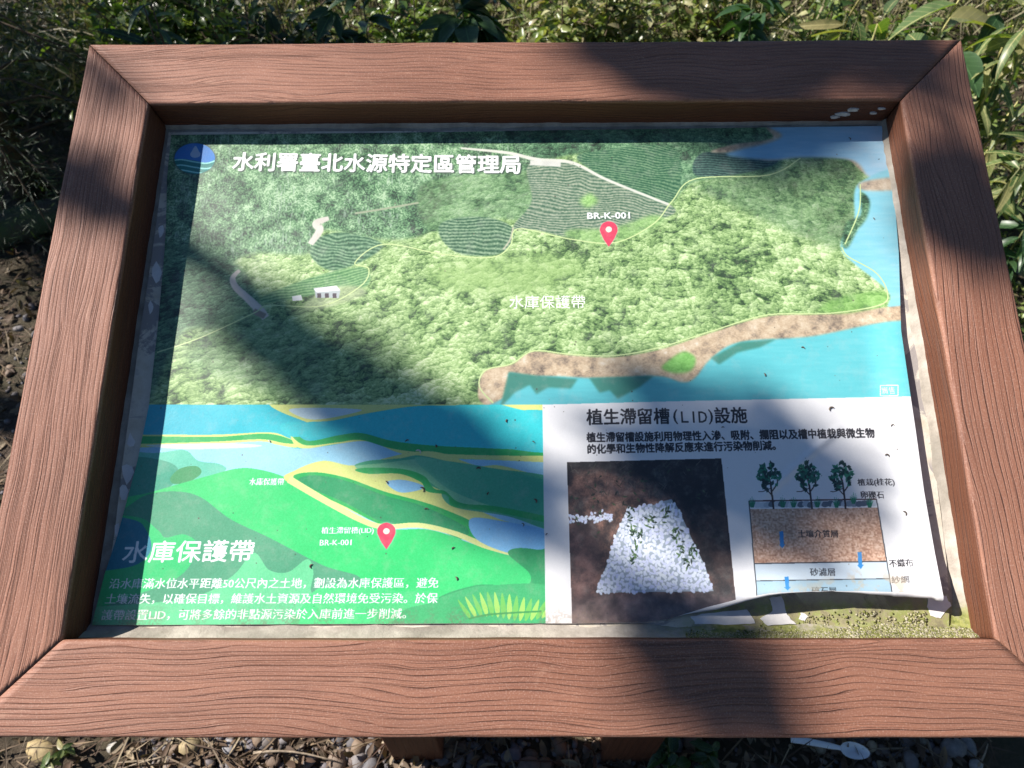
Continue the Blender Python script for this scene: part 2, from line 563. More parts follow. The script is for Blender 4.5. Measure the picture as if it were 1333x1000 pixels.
for c_ in ([(663, 486), (700, 491), (752, 494), (745, 506), (715, 505), (700, 515), (690, 500), (672, 512), (650, 530), (656, 510)],
           [(765, 494), (850, 490), (835, 505), (805, 518), (795, 508), (780, 512)], [(925, 468), (965, 447), (1010, 442), (990, 452), (960, 460), (935, 474)]):
    lay(poly([(u + rnd.uniform(-2, 2), v + rnd.uniform(-2, 2)) for u, v in c_], False), REFL, 3)
lay(poly([(870, 470), (890, 458), (905, 466), (900, 482), (880, 486), (862, 480)]), FOREST * 0.3 + C8(110, 190, 80) * 0.7, 4)
lay(poly([(1065, 402), (1100, 385), (1150, 380), (1152, 396), (1100, 408)]), FOREST * 0.4 + C8(120, 180, 80) * 0.6, 5)

# roads, houses, boundary line
for pts, wd, col in (([(428, 284), (412, 291), (416, 300), (404, 318)], [6, 12, 11, 8], (214, 210, 198)),
                     ([(312, 352), (303, 362), (307, 374), (322, 388), (338, 404), (346, 414)], [5, 8, 9, 10, 12, 10], (214, 206, 192)),
                     ([(600, 193), (660, 199), (700, 208), (745, 212), (790, 234), (872, 267)], [3, 5, 6, 5, 4, 4], (220, 222, 208)),
                     ([(462, 278), (500, 272), (545, 264)], 3, (160, 170, 140)), ([(668, 296), (664, 312), (655, 325)], 2, (200, 196, 170)),
                     ([(330, 405), (345, 412)], 8, (150, 140, 120)), ([(690, 212), (730, 214)], 8, (214, 216, 206))):
    lay(stroke(pts, wd), np.ones_like(IMG) * C8(*col) * (0.9 + 0.14 * rk[..., None]), 1)
lay(poly([(420, 378), (460, 372), (475, 384), (420, 402), (395, 400)]), FOREST * 0.4 + C8(190, 200, 160) * 0.6, 5)
put(poly([(409, 375), (438, 372), (443, 379), (441, 388), (411, 388)], False), (176, 186, 186))
put(poly([(408, 376), (438, 372), (443, 378), (412, 381)], False), (236, 238, 236))
for k_ in range(3): put(poly([(413 + k_ * 10, 382), (418 + k_ * 10, 382), (418 + k_ * 10, 388), (413 + k_ * 10, 388)], False), (84, 74, 80))
put(poly([(380, 386), (392, 384), (394, 391), (381, 392)], False), (232, 234, 230))
for pts in ([(204, 459), (260, 440), (330, 408), (350, 398), (420, 398), (470, 372), (480, 350), (462, 342), (500, 318), (575, 331), (640, 335), (664, 320), (675, 298), (740, 311), (800, 316), (850, 292), (875, 262), (905, 233), (1000, 228), (1042, 206)],
            [(1096, 322), (1104, 334), (1140, 355), (1155, 380), (1146, 397), (1080, 408), (1000, 410), (930, 430), (860, 452), (800, 463), (740, 461), (695, 457), (665, 474), (632, 482), (624, 503), (642, 525)],
            [(1120, 240), (1118, 275), (1100, 318)]):
    lay(stroke(pts, 1.7), np.ones_like(IMG) * C8(196, 216, 150), 0)

# ---- lower left: the drawn landscape
BASEL = poly([(60, 527), (706, 527), (712, 840), (20, 840)], False)
def L(pts, col, sm=True):
    m_ = poly(pts, sm) & BASEL
    put(m_, col); return m_
put(BASEL, lerp3(np.clip(XX / CW / 0.55, 0, 1), [(10, 170, 192), (24, 186, 200), (24, 202, 206), (60, 208, 212)]))
YEL, GRN, PALE = (214, 224, 128), (22, 172, 84), (150, 208, 230)
L([(360, 520), (600, 515), (600, 527), (540, 529), (480, 538), (425, 549), (397, 549)], YEL)
L([(376, 534), (400, 531), (452, 532), (470, 535), (425, 545), (398, 545)], (196, 222, 226))
L([(640, 520), (720, 520), (720, 537), (680, 534)], YEL)
# river
L([(120, 583), (210, 577), (300, 571), (350, 573), (385, 584), (430, 580), (468, 574), (500, 580), (530, 592), (600, 598), (660, 598), (730, 602), (730, 770), (60, 770), (60, 650)], PALE)
L([(188, 566), (280, 566), (350, 563), (375, 570), (392, 577), (385, 583), (360, 579), (340, 575), (280, 578), (180, 583), (150, 583), (150, 568)], YEL)
L([(186, 568), (280, 569), (350, 565), (388, 577), (370, 577), (340, 572), (280, 575), (185, 578), (150, 579), (150, 569)], GRN)
L([(378, 562), (400, 576), (440, 569), (468, 567), (500, 576), (560, 586), (640, 588), (730, 594), (730, 602), (640, 599), (560, 596), (520, 590), (480, 575), (440, 578), (400, 584), (384, 580)], YEL)
L([(379, 558), (400, 574), (440, 567), (470, 564), (510, 574), (560, 580), (640, 584), (730, 588), (730, 593), (640, 593), (560, 590), (510, 584), (470, 573), (440, 576), (400, 580), (382, 570)], GRN)
L([(387, 557), (400, 550), (430, 548), (470, 541), (540, 531), (600, 529), (660, 534), (720, 539), (720, 587), (640, 582), (560, 578), (510, 571), (470, 562), (440, 565), (405, 571), (390, 566)], (30, 200, 206))
L([(366, 552), (392, 550), (393, 566), (382, 569), (368, 562)], (26, 196, 202))
L([(190, 580), (240, 578), (300, 577), (340, 580), (320, 583), (240, 585)], (206, 226, 214))
# left shore blobs
L([(120, 590), (200, 590), (240, 586), (258, 600), (285, 604), (294, 612), (270, 622), (220, 640), (100, 660)], (96, 196, 168))
L([(160, 600), (205, 598), (232, 612), (210, 640), (120, 650)], (60, 160, 130))
L([(222, 622), (235, 610), (255, 607), (262, 616), (245, 628), (226, 630)], (64, 152, 96))
# main bright hill
L([(140, 660), (200, 640), (270, 620), (310, 610), (340, 612), (372, 622), (400, 640), (440, 662), (500, 688), (560, 690), (620, 710), (662, 723), (730, 735), (730, 860), (20, 860), (60, 740)], (48, 196, 104))
HILL = poly([(140, 660), (200, 640), (270, 620), (310, 610), (340, 612), (372, 622), (400, 640), (440, 662), (500, 688), (560, 690), (620, 710), (662, 723), (730, 735), (730, 860), (20, 860), (60, 740)]) & BASEL
put(HILL, lerp3(np.clip((XX / CW - 0.05) / 0.5, 0, 1) * 0.5 + np.clip(YY / CH * 2 - 1.1, 0, 1) * 0.6, [(64, 198, 108), (44, 204, 112), (26, 206, 108), (66, 208, 120)]))
# yellow banks round the wetland
L([(372, 626), (385, 612), (420, 600), (455, 606), (480, 602), (520, 592), (545, 588), (575, 590), (620, 606), (650, 606), (690, 616), (730, 626), (730, 640), (640, 634), (560, 612), (600, 650), (650, 676), (730, 700), (730, 736), (662, 722), (600, 700), (560, 687), (500, 683), (440, 657)], YEL)
L([(462, 607), (480, 600), (520, 597), (545, 593), (580, 600), (620, 608), (650, 611), (730, 628), (730, 690), (660, 672), (590, 660), (575, 640), (600, 648), (560, 632), (540, 615), (500, 610)], (70, 176, 128))
L([(463, 607), (500, 603), (545, 598), (600, 604), (640, 612), (730, 640), (730, 676), (650, 662), (600, 656), (576, 640), (556, 626), (530, 618), (480, 614)], (128, 204, 148))
DG = poly([(540, 596), (580, 600), (640, 610), (730, 634), (730, 680), (650, 662), (590, 640), (560, 618)]) & BASEL
put(DG, lerp3(np.clip((XX / CW - 0.35) / 0.2, 0, 1), [(120, 204, 150), (66, 178, 132), (46, 166, 130)]))
L([(462, 612), (480, 617), (520, 617), (548, 628), (556, 640), (582, 645), (590, 660), (640, 666), (730, 684), (730, 677), (650, 660), (600, 655), (580, 640), (565, 636), (552, 620), (525, 611), (480, 609)], GRN)
L([(503, 628), (525, 625), (550, 632), (546, 638), (520, 641)], (134, 196, 232))
L([(382, 620), (410, 615), (450, 622), (500, 640), (545, 652), (580, 664), (618, 682), (622, 700), (600, 702), (560, 688), (500, 684), (450, 660), (400, 636)], GRN)
L([(388, 624), (410, 619), (450, 626), (500, 645), (545, 657), (580, 672), (608, 688), (604, 697), (560, 683), (500, 680), (450, 655), (400, 634)], (28, 148, 92))
put(stroke([(376, 624), (420, 650), (470, 677), (500, 686), (545, 684), (590, 694), (630, 710), (668, 722)], [9, 8, 7, 6, 6, 6, 7, 4]) & BASEL, (222, 230, 146))
L([(612, 676), (650, 678), (730, 696), (730, 722), (680, 714), (662, 720), (620, 702)], (122, 190, 234))
L([(662, 722), (672, 714), (700, 716), (730, 725), (730, 860), (600, 850), (560, 790), (620, 762), (680, 765), (690, 748)], (40, 158, 96))
# darker lowland shapes, left
L([(60, 700), (150, 668), (190, 645), (230, 640), (262, 648), (300, 676), (350, 700), (420, 736), (470, 755), (420, 790), (300, 800), (60, 860)], (72, 158, 118))
L([(60, 680), (170, 672), (205, 690), (215, 700), (240, 696), (256, 710), (240, 745), (190, 770), (60, 800)], (40, 196, 112))
L([(60, 665), (165, 675), (190, 690), (195, 720), (160, 740), (60, 740)], (30, 128, 150))
L([(330, 720), (350, 742), (375, 745), (400, 728), (408, 745), (405, 770), (420, 775), (470, 770), (520, 780), (500, 840), (60, 850), (60, 800), (240, 780), (300, 752)], (96, 206, 144))
L([(440, 760), (520, 770), (570, 776), (560, 850), (380, 850), (400, 780)], (60, 206, 122))
L([(520, 800), (560, 785), (590, 772), (640, 762), (730, 770), (730, 860), (500, 860)], (56, 176, 108))
# gradual pale lift and paper grain of the print
IMG[BASEL] += ((vnoise(2.5, 2.5, 141) - 0.5) * 0.05)[BASEL][:, None]
# fern
for k_ in range(14):
    bx_, by_ = 612 + k_ * 7.2, 806 - 3 * math.sin(k_ * 0.5)
    dx_, hh_ = (-16 + k_ * 2.4), 14 + 14 * math.sin(math.pi * (k_ + 2) / 16)
    tip = (bx_ + dx_, by_ - hh_ - 6)
    put(poly([(bx_, by_), (bx_ + dx_ * 0.35 - 3.2, by_ - hh_ * 0.5), tip, (bx_ + dx_ * 0.35 + 4.2, by_ - hh_ * 0.45)], True) & BASEL, (158, 214, 100) if k_ % 2 else (110, 196, 88))
put(stroke([(610, 806), (640, 800), (705, 796)], 2) & BASEL, (60, 150, 80))

# ---- lower right: white board, photo and diagram
put(poly([(706, 527), (900, 522), (1300, 514), (1300, 860), (711, 860)], False), (232, 232, 232))
PH = poly([(738, 602), (939, 597), (957, 772), (962, 820), (745, 815)], False)
soil = fbm(30, 151, 5)
put(PH, lerp3(soil * 1.5 - 0.35 + (vnoise(3, 3, 155) - 0.5) * 0.3, [(48, 40, 42), (88, 68, 62), (136, 100, 86), (176, 140, 120)]))
def dens(mask, img, a, k=10):
    b = bbox(mask, 2 * k + 2)
    s_ = soft(mask[b], k) * a * PH[b][..., None]
    IMG[b] = IMG[b] * (1 - s_) + img[b] * s_
DK = np.ones_like(IMG) * C8(18, 20, 26)
dens(poly([(735, 598), (945, 594), (948, 640), (900, 655), (870, 640), (840, 625), (760, 612), (735, 630)]), DK, 0.8)
dens(poly([(884, 650), (945, 640), (957, 770), (935, 770), (900, 700)]), DK, 0.55)
dens(poly([(745, 780), (960, 778), (962, 830), (745, 830)]), np.ones_like(IMG) * C8(128, 112, 112) * (0.55 + 0.7 * soil[..., None]), 0.75)
dens(poly([(740, 690), (780, 690), (775, 770), (745, 780)]), np.ones_like(IMG) * C8(92, 72, 74) * (0.5 + 0.8 * soil[..., None]), 0.6)
d, bx, by, br = worley(XX / 12 + vnoise(30, 30, 162), YY / 10.5, 161)
STN = lerp3(np.clip(0.98 - np.clip(d - 0.55, 0, 1) * 3.0, 0, 1) * (0.82 + by * 0.32 + (br - 0.5) * 0.2), [(50, 62, 70), (120, 140, 152), (196, 210, 218), (234, 240, 244), (240, 244, 246)])
BED = poly([(814, 668), (820, 660), (828, 662), (838, 657), (850, 658), (862, 653), (874, 650), (879, 656), (884, 664), (900, 700), (917, 735), (929, 770), (778, 772), (777, 764), (790, 735), (800, 700)], False)
put(BED & PH, (158, 172, 184))
pr_ = random.Random(21)
def in_bed(u, v):
    q = cpx(u, v); return BED[int(q[1]), int(q[0])]
def pebble(u, v, a, b):
    t0 = pr_.uniform(0, 3.1); k_ = pr_.uniform(0.9, 1.0)
    e = [(u + a * math.cos(t) * math.cos(t0) - b * math.sin(t) * math.sin(t0), v + a * math.cos(t) * math.sin(t0) + b * math.sin(t) * math.cos(t0)) for t in np.linspace(0, 5.6, 8)]
    put(poly([(x, y + 0.5) for x, y in e], False) & PH, (168, 182, 194))
    put(poly([(x, y - 0.2) for x, y in e], False) & PH, (int(232 * k_), int(240 * k_), 246))
for v_ in np.arange(656, 773, 3.7):
    for u_ in np.arange(776, 932, 4.6):
        uu, vv = u_ + pr_.uniform(-2.6, 2.6), v_ + pr_.uniform(-2.2, 2.2)
        if in_bed(uu, vv): pebble(uu, vv, pr_.uniform(1.8, 3.9), pr_.uniform(1.4, 2.6))
for k_ in range(70):
    uu = pr_.uniform(739, 798); vv = 675 + pr_.gauss(0, 3.2) - (uu - 740) * 0.02
    pebble(uu, vv, pr_.uniform(1.6, 2.8), pr_.uniform(1.2, 1.9))
for k_ in range(170):
    if k_ < 120:
        c0_ = pr_.choice([(820, 668), (824, 688), (834, 696), (829, 710), (822, 728), (848, 676), (868, 668), (880, 694), (886, 716), (904, 716), (896, 732)]); u_ = c0_[0] + pr_.gauss(0, 3.5); v_ = c0_[1] + pr_.gauss(0, 5)
    else: u_, v_ = pr_.uniform(742, 935), pr_.choice([pr_.uniform(612, 662), pr_.uniform(640, 700)])
    if k_ >= 120 and in_bed(u_, v_): continue
    a_ = pr_.uniform(0, 6.28); l_ = pr_.uniform(2.0, 4.6)
    ca, sa = math.cos(a_), math.sin(a_)
    put(poly([(u_ - l_ * ca, v_ - l_ * sa), (u_ - 1.3 * sa, v_ + 1.3 * ca), (u_ + l_ * ca, v_ + l_ * sa), (u_ + 1.3 * sa, v_ - 1.3 * ca)], False) & PH, pr_.choice([(38, 64, 40), (22, 44, 30), (66, 96, 56), (84, 120, 66)]) if k_ < 120 else pr_.choice([(44, 66, 44), (70, 90, 58), (30, 40, 32)]))
for k_ in range(60):
    u_, v_ = pr_.uniform(740, 940), pr_.uniform(600, 650); a_ = pr_.uniform(-2.6, -0.5); l_ = pr_.uniform(6, 14)
    put(stroke([(u_, v_), (u_ + l_ * math.cos(a_), v_ + l_ * math.sin(a_))], 0.7, False) & PH, pr_.choice([(70, 78, 62), (96, 88, 80), (48, 54, 44)]))

def edge_u(v, side):        # left / right side of the diagram at photo row v
    return 975 + (v - 652) * (985 - 975) / 120 if side == 0 else 1141 + (v - 650) * (1161 - 1141) / 120
SOIL = lerp3(vnoise(4, 4, 171) * 0.75 + vnoise(8, 3, 172) * 0.35, [(138, 98, 78), (180, 138, 112), (210, 172, 146), (228, 200, 178)])
lay(poly([(edge_u(662, 0), 663), (edge_u(661, 1), 661), (edge_u(731, 1), 731), (edge_u(734, 0), 734)], False), SOIL, 0)
put(poly([(edge_u(734, 0), 734.5), (edge_u(731, 1), 731.5), (edge_u(753, 1), 753), (edge_u(756, 0), 756)], False), (198, 214, 224))
put(poly([(edge_u(757, 0), 756.8), (edge_u(754, 1), 754), (edge_u(790, 1), 800), (edge_u(790, 0), 800)], False), (158, 190, 206))
for k_ in range(26):
    u_ = 980 + k_ * 6.3; v_ = 657.5 - k_ * 0.08 + rnd.uniform(-1, 1)
    put(poly([(u_ - 5, v_ + 2), (u_ - 3, v_ - 3), (u_ + 3, v_ - 3.5), (u_ + 5.5, v_ + 1), (u_, v_ + 4)]), rnd.choice([(168, 180, 190), (128, 144, 156), (196, 204, 210), (90, 104, 118)]))
BLK = (24, 22, 26)
put(stroke([(edge_u(652, 0), 652.5), (edge_u(650, 1), 650)], 1.5, False), (70, 30, 30))
for pts, wd in (([(edge_u(652, 0), 652), (edge_u(795, 0), 795)], 1.3), ([(edge_u(650, 1), 650), (edge_u(795, 1), 795)], 1.3), ([(edge_u(734, 0), 734), (edge_u(731, 1), 731)], 1.4), ([(edge_u(756, 0), 756.5), (edge_u(753, 1), 753.5)], 1.1)):
    put(stroke(pts, wd, False), (60, 66, 74))
for u_ in (979, 1019, 1033, 1064, 1089, 1111, 1132):
    for j_ in range(7):
        a_ = (j_ - 3) * 0.17; h_ = 16 - abs(j_ - 3) * 2.2; b_ = 661 if u_ != 1111 else 656
        put(poly([(u_ - 0.9 + j_ * 0.3 - 1, b_), (u_ + math.sin(a_) * h_ * 1.1, b_ - h_), (u_ + 1.2 + j_ * 0.3 - 1, b_)], False), (34, 140, 98) if j_ % 2 else (24, 108, 82))
for u_ in (1005, 1055, 1099):
    for pts, wd in (([(u_ + 2, 663), (u_, 645), (u_ - 2, 630), (u_ - 6, 615)], 2.2), ([(u_, 645), (u_ - 7, 637), (u_ - 10, 628)], 1.3), ([(u_, 640), (u_ + 7, 628), (u_ + 4, 615)], 1.4), ([(u_ - 2, 636), (u_ - 12, 640), (u_ - 18, 640)], 0.9)):
        put(stroke(pts, wd), (52, 36, 34))
    lr = random.Random(5)
    for j_ in range(90):
        ang_ = lr.uniform(0, 6.28); rr_ = math.sqrt(lr.random())
        x_ = u_ - 4 + 12.5 * rr_ * math.cos(ang_) * (1.15 if j_ % 3 else 0.8); y_ = 620 + 19 * rr_ * math.sin(ang_)
        if (y_ > 630 and abs(x_ - u_ + 1) < 5) or (abs(math.sin(x_ * 0.31 + 1) * math.sin(y_ * 0.27)) < 0.06): continue
        a_ = lr.uniform(0, 6.28); l_ = lr.uniform(3.0, 5.2)
        ca, sa = math.cos(a_), math.sin(a_)
        put(poly([(x_ - l_ * ca, y_ - l_ * sa), (x_ - 2.3 * sa, y_ + 2.3 * ca), (x_ + l_ * ca, y_ + l_ * sa), (x_ + 2.3 * sa, y_ - 2.3 * ca)], False), lr.choice([(24, 96, 78), (32, 122, 92), (10, 46, 44), (12, 60, 52), (40, 132, 98)]))
for u_, v_, l_ in ((1017, 692, 22), (1119, 719, 22), (1024, 751, 18)):
    put(poly([(u_ - 2.6, v_), (u_ + 2.6, v_ - 0.2), (u_ + 3.4, v_ + l_ * 0.75), (u_ + 5.4, v_ + l_ * 0.75), (u_ + 1.5, v_ + l_), (u_ - 3, v_ + l_ * 0.78), (u_ - 1.4, v_ + l_ * 0.77)], False), (28, 134, 206))

# ---- lettering
_fc = {}
def text_tris(s):
    if s in _fc: return _fc[s]
    c = bpy.data.curves.new('lettering', 'FONT'); c.body = s; c.resolution_u = 2
    o = bpy.data.objects.new('lettering', c); COL.objects.link(o)
    dg = bpy.context.evaluated_depsgraph_get(); dg.update()
    me = bpy.data.meshes.new_from_object(o.evaluated_get(dg))
    me.calc_loop_triangles()
    V = np.array([v.co[:2] for v in me.vertices]); T = np.array([t.vertices[:] for t in me.loop_triangles])
    bpy.data.objects.remove(o); bpy.data.curves.remove(c); bpy.data.meshes.remove(me)
    _fc[s] = (V, T); return _fc[s]


def text(s, p0, p1, h, col, bold=0.0, shadow=None, lean=0.0, ref=None):
    """p0, p1: photo pixels of the lower corners of the written line; h: glyph height in photo pixels"""
    V, T = text_tris(s)
    x0, x1 = V[:, 0].min(), V[:, 0].max()
    y0, y1 = (V[:, 1].min(), V[:, 1].max()) if ref is None else ref
    A = np.array(cpx(*p0)); B = np.array(cpx(*p1)); U = np.array(cpx(p0[0], p0[1] - h))
    hy = A[1] - U[1]
    X = (V[:, 0] - x0) / (x1 - x0); Yv = (V[:, 1] - y0) / (y1 - y0)
    P = A[None] + X[:, None] * (B - A)[None] + Yv[:, None] * np.array([lean * hy, -hy])[None]
    mk = np.zeros((CH, CW), bool)
    for t in T:
        a, b, c = P[t[0]], P[t[1]], P[t[2]]
        ax, bx_ = int(min(a[0], b[0], c[0])), int(max(a[0], b[0], c[0])) + 2
        ay, by_ = int(min(a[1], b[1], c[1])), int(max(a[1], b[1], c[1])) + 2
        if ax < 0 or ay < 0 or bx_ >= CW or by_ >= CH: continue
        gx = np.arange(ax, bx_)[None, :] + 0.5; gy = np.arange(ay, by_)[:, None] + 0.5
        e0 = (b[0] - a[0]) * (gy - a[1]) - (b[1] - a[1]) * (gx - a[0])
        e1 = (c[0] - b[0]) * (gy - b[1]) - (c[1] - b[1]) * (gx - b[0])
        e2 = (a[0] - c[0]) * (gy - c[1]) - (a[1] - c[1]) * (gx - c[0])
        mk[ay:by_, ax:bx_] |= ((e0 >= 0) & (e1 >= 0) & (e2 >= 0)) | ((e0 <= 0) & (e1 <= 0) & (e2 <= 0))
    if bold == 0.5:
        mk = mk | np.roll(mk, 1, 1)
    elif bold:
        m0 = mk; k = int(round(bold))
        for dx in range(-k, k + 1):
            for dy in range(-k, k + 1):
                if dx * dx + dy * dy <= k * k + 0.3: mk = mk | np.roll(np.roll(m0, dx, 1), dy, 0)
    if shadow:
        lay(np.roll(np.roll(mk, 4, 1), 4, 0), np.ones_like(IMG) * C8(*shadow), 1)
    a = blur1(mk, 0)[..., None] if False else mk
    put(a, col)


WH = (246, 248, 246)
text('水利署臺北水源特定區管理局', (302, 222), (677, 226), 23.5, WH, 2.2, (52, 74, 60))
text('BR-K-001', (765, 285), (820, 284.5), 8, WH, 1.4, (60, 90, 70))
text('水庫保護帶', (663, 402), (762, 401.5), 17, WH, 0)
text('廣告', (1148, 513.5), (1166, 513), 9.5, (224, 240, 242), 0)
for a_, b_ in (((1146, 502), (1169, 501.6)), ((1146, 515.6), (1169, 515.2)), ((1146, 502), (1146, 515.6)), ((1169, 501.6), (1169, 515.2))):
    put(stroke([a_, b_], 1.1, False), (224, 240, 242))
text('水庫保護帶', (324, 632), (369, 632), 9.5, WH, 0.5)
text('植生滯留槽(LID)', (418, 696.5), (486, 696), 10, WH, 0.5)
text('BR-K-001', (416, 710.5), (457, 710), 7.5, WH, 0.5)
text('水庫保護帶', (158, 733), (328, 731), 28, WH, 1, None, 0.06)
text('沿水庫滿水位水平距離50公尺內之土地，劃設為水庫保護區，避免', (141, 767), (570, 766), 14, WH, 0.5, None, 0.05)
text('土壤流失，以確保目標，維護水土資源及自然環境免受污染。於保', (136, 787), (569, 786), 14, WH, 0.5, None, 0.05)
text('護帶設置LID，可將多餘的非點源污染於入庫前進一步削減。', (131, 808), (528, 806), 14, WH, 0.5, None, 0.05)
INK = (26, 24, 32)
text('植生滯留槽', (764, 553.5), (872, 552), 20.5, INK, 1)
text('設施', (931, 551.2), (973, 550.6), 20.5, INK, 1)
for ch_, ua_, ub_, hh_ in (('(', 877, 882.5, 19), ('L', 887, 896, 14.5), ('I', 902.5, 904, 14.5), ('D', 910, 920.5, 14.5), (')', 923, 928.5, 19)):
    text(ch_, (ua_, 552.4 - (2 if hh_ < 18 else 0)), (ub_, 552.3 - (2 if hh_ < 18 else 0)), hh_, INK, 0.5)
text('植生滯留槽設施利用物理性入滲、吸附、攔阻以及槽中植栽與微生物', (764, 576), (1139, 570), 12.5, INK, 1)
text('的化學和生物性降解反應來進行污染物削減。', (765, 591), (1010, 586), 12.5, INK, 1)
text('植栽(桂花)', (1117, 634), (1165, 633.5), 10.5, INK, 0.5)
text('卵礫石', (1121, 649), (1151, 649), 9.5, INK, 0.5)
text('土壤介質層', (1039, 700), (1091, 700), 10, INK, 0.5)
text('不織布', (1158, 739), (1189, 738), 10.5, INK, 0.5)
text('砂濾層', (1055, 750), (1087, 750), 10, (64, 70, 78), 0.5)
text('紗網', (1161, 760), (1184, 759), 9.5, (64, 64, 70), 0.5)
text('碎石層', (1057, 775), (1089, 775), 11, (60, 74, 82), 0.5)

# ---- map pins and the round emblem
def pin(u, v, s):
    pts = [(u + s * math.cos(t), v + s * 0.93 * math.sin(t)) for t in np.linspace(math.pi * 0.88, math.pi * 2.12, 18)]
    pts += [(u + s * 0.55, v + s * 1.15), (u, v + s * 1.95), (u - s * 0.55, v + s * 1.15)]
    m_ = poly(pts, False)
    lay(m_, np.ones_like(IMG) * C8(240, 226, 226), 3)
    put(m_, (222, 42, 82))
    put(poly([(u + s * 0.36 * math.cos(t), v - s * 0.02 + s * 0.34 * math.sin(t)) for t in np.linspace(0, 6.2, 16)], False), (222, 226, 206))
pin(792.5, 299, 11.5)
pin(503, 692, 12)
ell = lambda s=1.0, dy=0: [(253.5 + 26.5 * s * math.cos(t), 206.5 + dy + 20 * s * math.sin(t)) for t in np.linspace(0, 6.2, 36)]
EM = poly(ell(), False)
lay(poly(ell(1.05), False), np.ones_like(IMG) * C8(60, 90, 80), 3)
put(EM, (0, 122, 206))
put(poly([(220, 211), (235, 207), (252, 209), (270, 212), (285, 208), (285, 235), (220, 235)]) & EM, (0, 128, 120))
for dy in (0, 7, 13.5):
    put(stroke([(222, 210 + dy), (236, 208 + dy), (254, 211 + dy), (270, 212.5 + dy), (284, 207.5 + dy)], 2.3) & EM, (150, 226, 216))
put(poly([(254.5, 190), (249, 198), (247.5, 201), (249.5, 204.5), (254.5, 205.5), (259.5, 204), (261, 200), (259, 197)]) & EM, (176, 200, 226))

for k_ in range(260):
    u_, v_ = pr_.uniform(150, 1180), pr_.uniform(180, 806); r_s = pr_.choice([0.5, 0.6, 0.8, 1.1])
    put(poly([(u_ + r_s * pr_.uniform(.6, 1.4) * math.cos(t), v_ + r_s * pr_.uniform(.6, 1.4) * math.sin(t)) for t in np.linspace(0, 5.2, 6)], False), pr_.choice([(70, 62, 52), (104, 92, 78), (50, 46, 42)]), pr_.uniform(0.4, 0.9))
# stains near the lower edge and print grain: dirt has its own shape
st = fbm(60, 181, 5)
PYv = np.array([cpx(600, 812)[1]])[0]
low = np.clip(1 - np.abs(YY - PYv - 6) / 70, 0, 1) * np.clip((st - 0.42) * 5, 0, 1)
low = low * np.clip((vnoise(4, 4, 185)) * 1.8 - 0.3, 0, 1)
IMG = IMG * (1 - 0.5 * low[..., None]) + C8(130, 112, 92) * 0.5 * low[..., None]
br_m = soft(poly([(1040, 764), (1080, 755), (1130, 742), (1165, 748), (1200, 752), (1215, 765), (1210, 790), (1000, 795), (985, 778)]), 12)[..., 0] * np.clip((fbm(24, 191, 5) - 0.46) * 9, 0, 1)
IMG = IMG * (1 - 0.55 * br_m[..., None]) + C8(196, 178, 150) * 0.55 * br_m[..., None]
IMG = np.clip(IMG + (rng.random((CH, CW)).astype(f32)[..., None] - 0.5) * 0.03, 0, 1)

img = bpy.data.images.new('sign_print', CW, CH)
_buf = np.ones((CH, CW, 4), f32); _buf[..., :3] = IMG[::-1]
img.pixels.foreach_set(_buf.ravel()); img.update(); img.pack()
del _buf, FOREST, DARKF, PLANT, SOIL, STN, SHORE, WAT, SKYW


def print_mat():
    m, nt, b = newmat('laminated_print')
    t = nt.nodes.new('ShaderNodeTexImage'); t.image = img; t.interpolation = 'Cubic'; t.extension = 'EXTEND'
    uv = nt.nodes.new('ShaderNodeUVMap'); uv.uv_map = 'print'
    nt.links.new(uv.outputs[0], t.inputs[0])
    hs = nt.nodes.new('ShaderNodeHueSaturation'); hs.inputs['Saturation'].default_value = 0.97; hs.inputs['Value'].default_value = 0.93
    nt.links.new(t.outputs[0], hs.inputs['Color'])
    co = objcoord(nt)
    dirt_haze = noise(nt, co, 60, 6, 0.7)
    c = mix(nt, ramp(nt, dirt_haze, [(0.5, (0.03,) * 3), (0.75, (0.16,) * 3)]), hs.outputs[0], (0.56, 0.55, 0.50))  # patchy dust plus an even pale veil painting in the hazy glare
    scr = noise(nt, co, 6, 8, 0.8, 2.5)
    c = mix(nt, ramp(nt, scr, [(0.490, (0,) * 3), (0.498, (0.06,) * 3), (0.506, (0,) * 3)]), c, (0.30, 0.32, 0.30))
    nt.links.new(c, b.inputs['Base Color'])
    r = ramp(nt, noise(nt, co, 14, 4), [(0.3, (0.30,) * 3), (0.7, (0.46,) * 3)])
    nt.links.new(r, b.inputs['Roughness'])
    b.inputs['Specular IOR Level'].default_value = 0.6
    h = math_(nt, 'MULTIPLY_ADD', noise(nt, co, 420, 2), 0.25, noise(nt, co, 16, 3))
    bump(nt, b, h, 0.25, 0.0012)
    return m

# ================================================================ the sign
sign = empty('information_sign', (O.x, O.y, 0))
tag(sign, 'tilted brown timber sign board with a map print under the trees, on square posts', 'sign')
PAN = Matrix((EX, EU, EN)).transposed().to_4x4()          # local x right, y up the slope, z out
PAN.translation = O - sign.location


def panel_part(name, me, mat, parent=sign, extra=None):
    o = link(name, me, mat, parent)
    o.matrix_local = PAN if extra is None else PAN @ extra
    return o


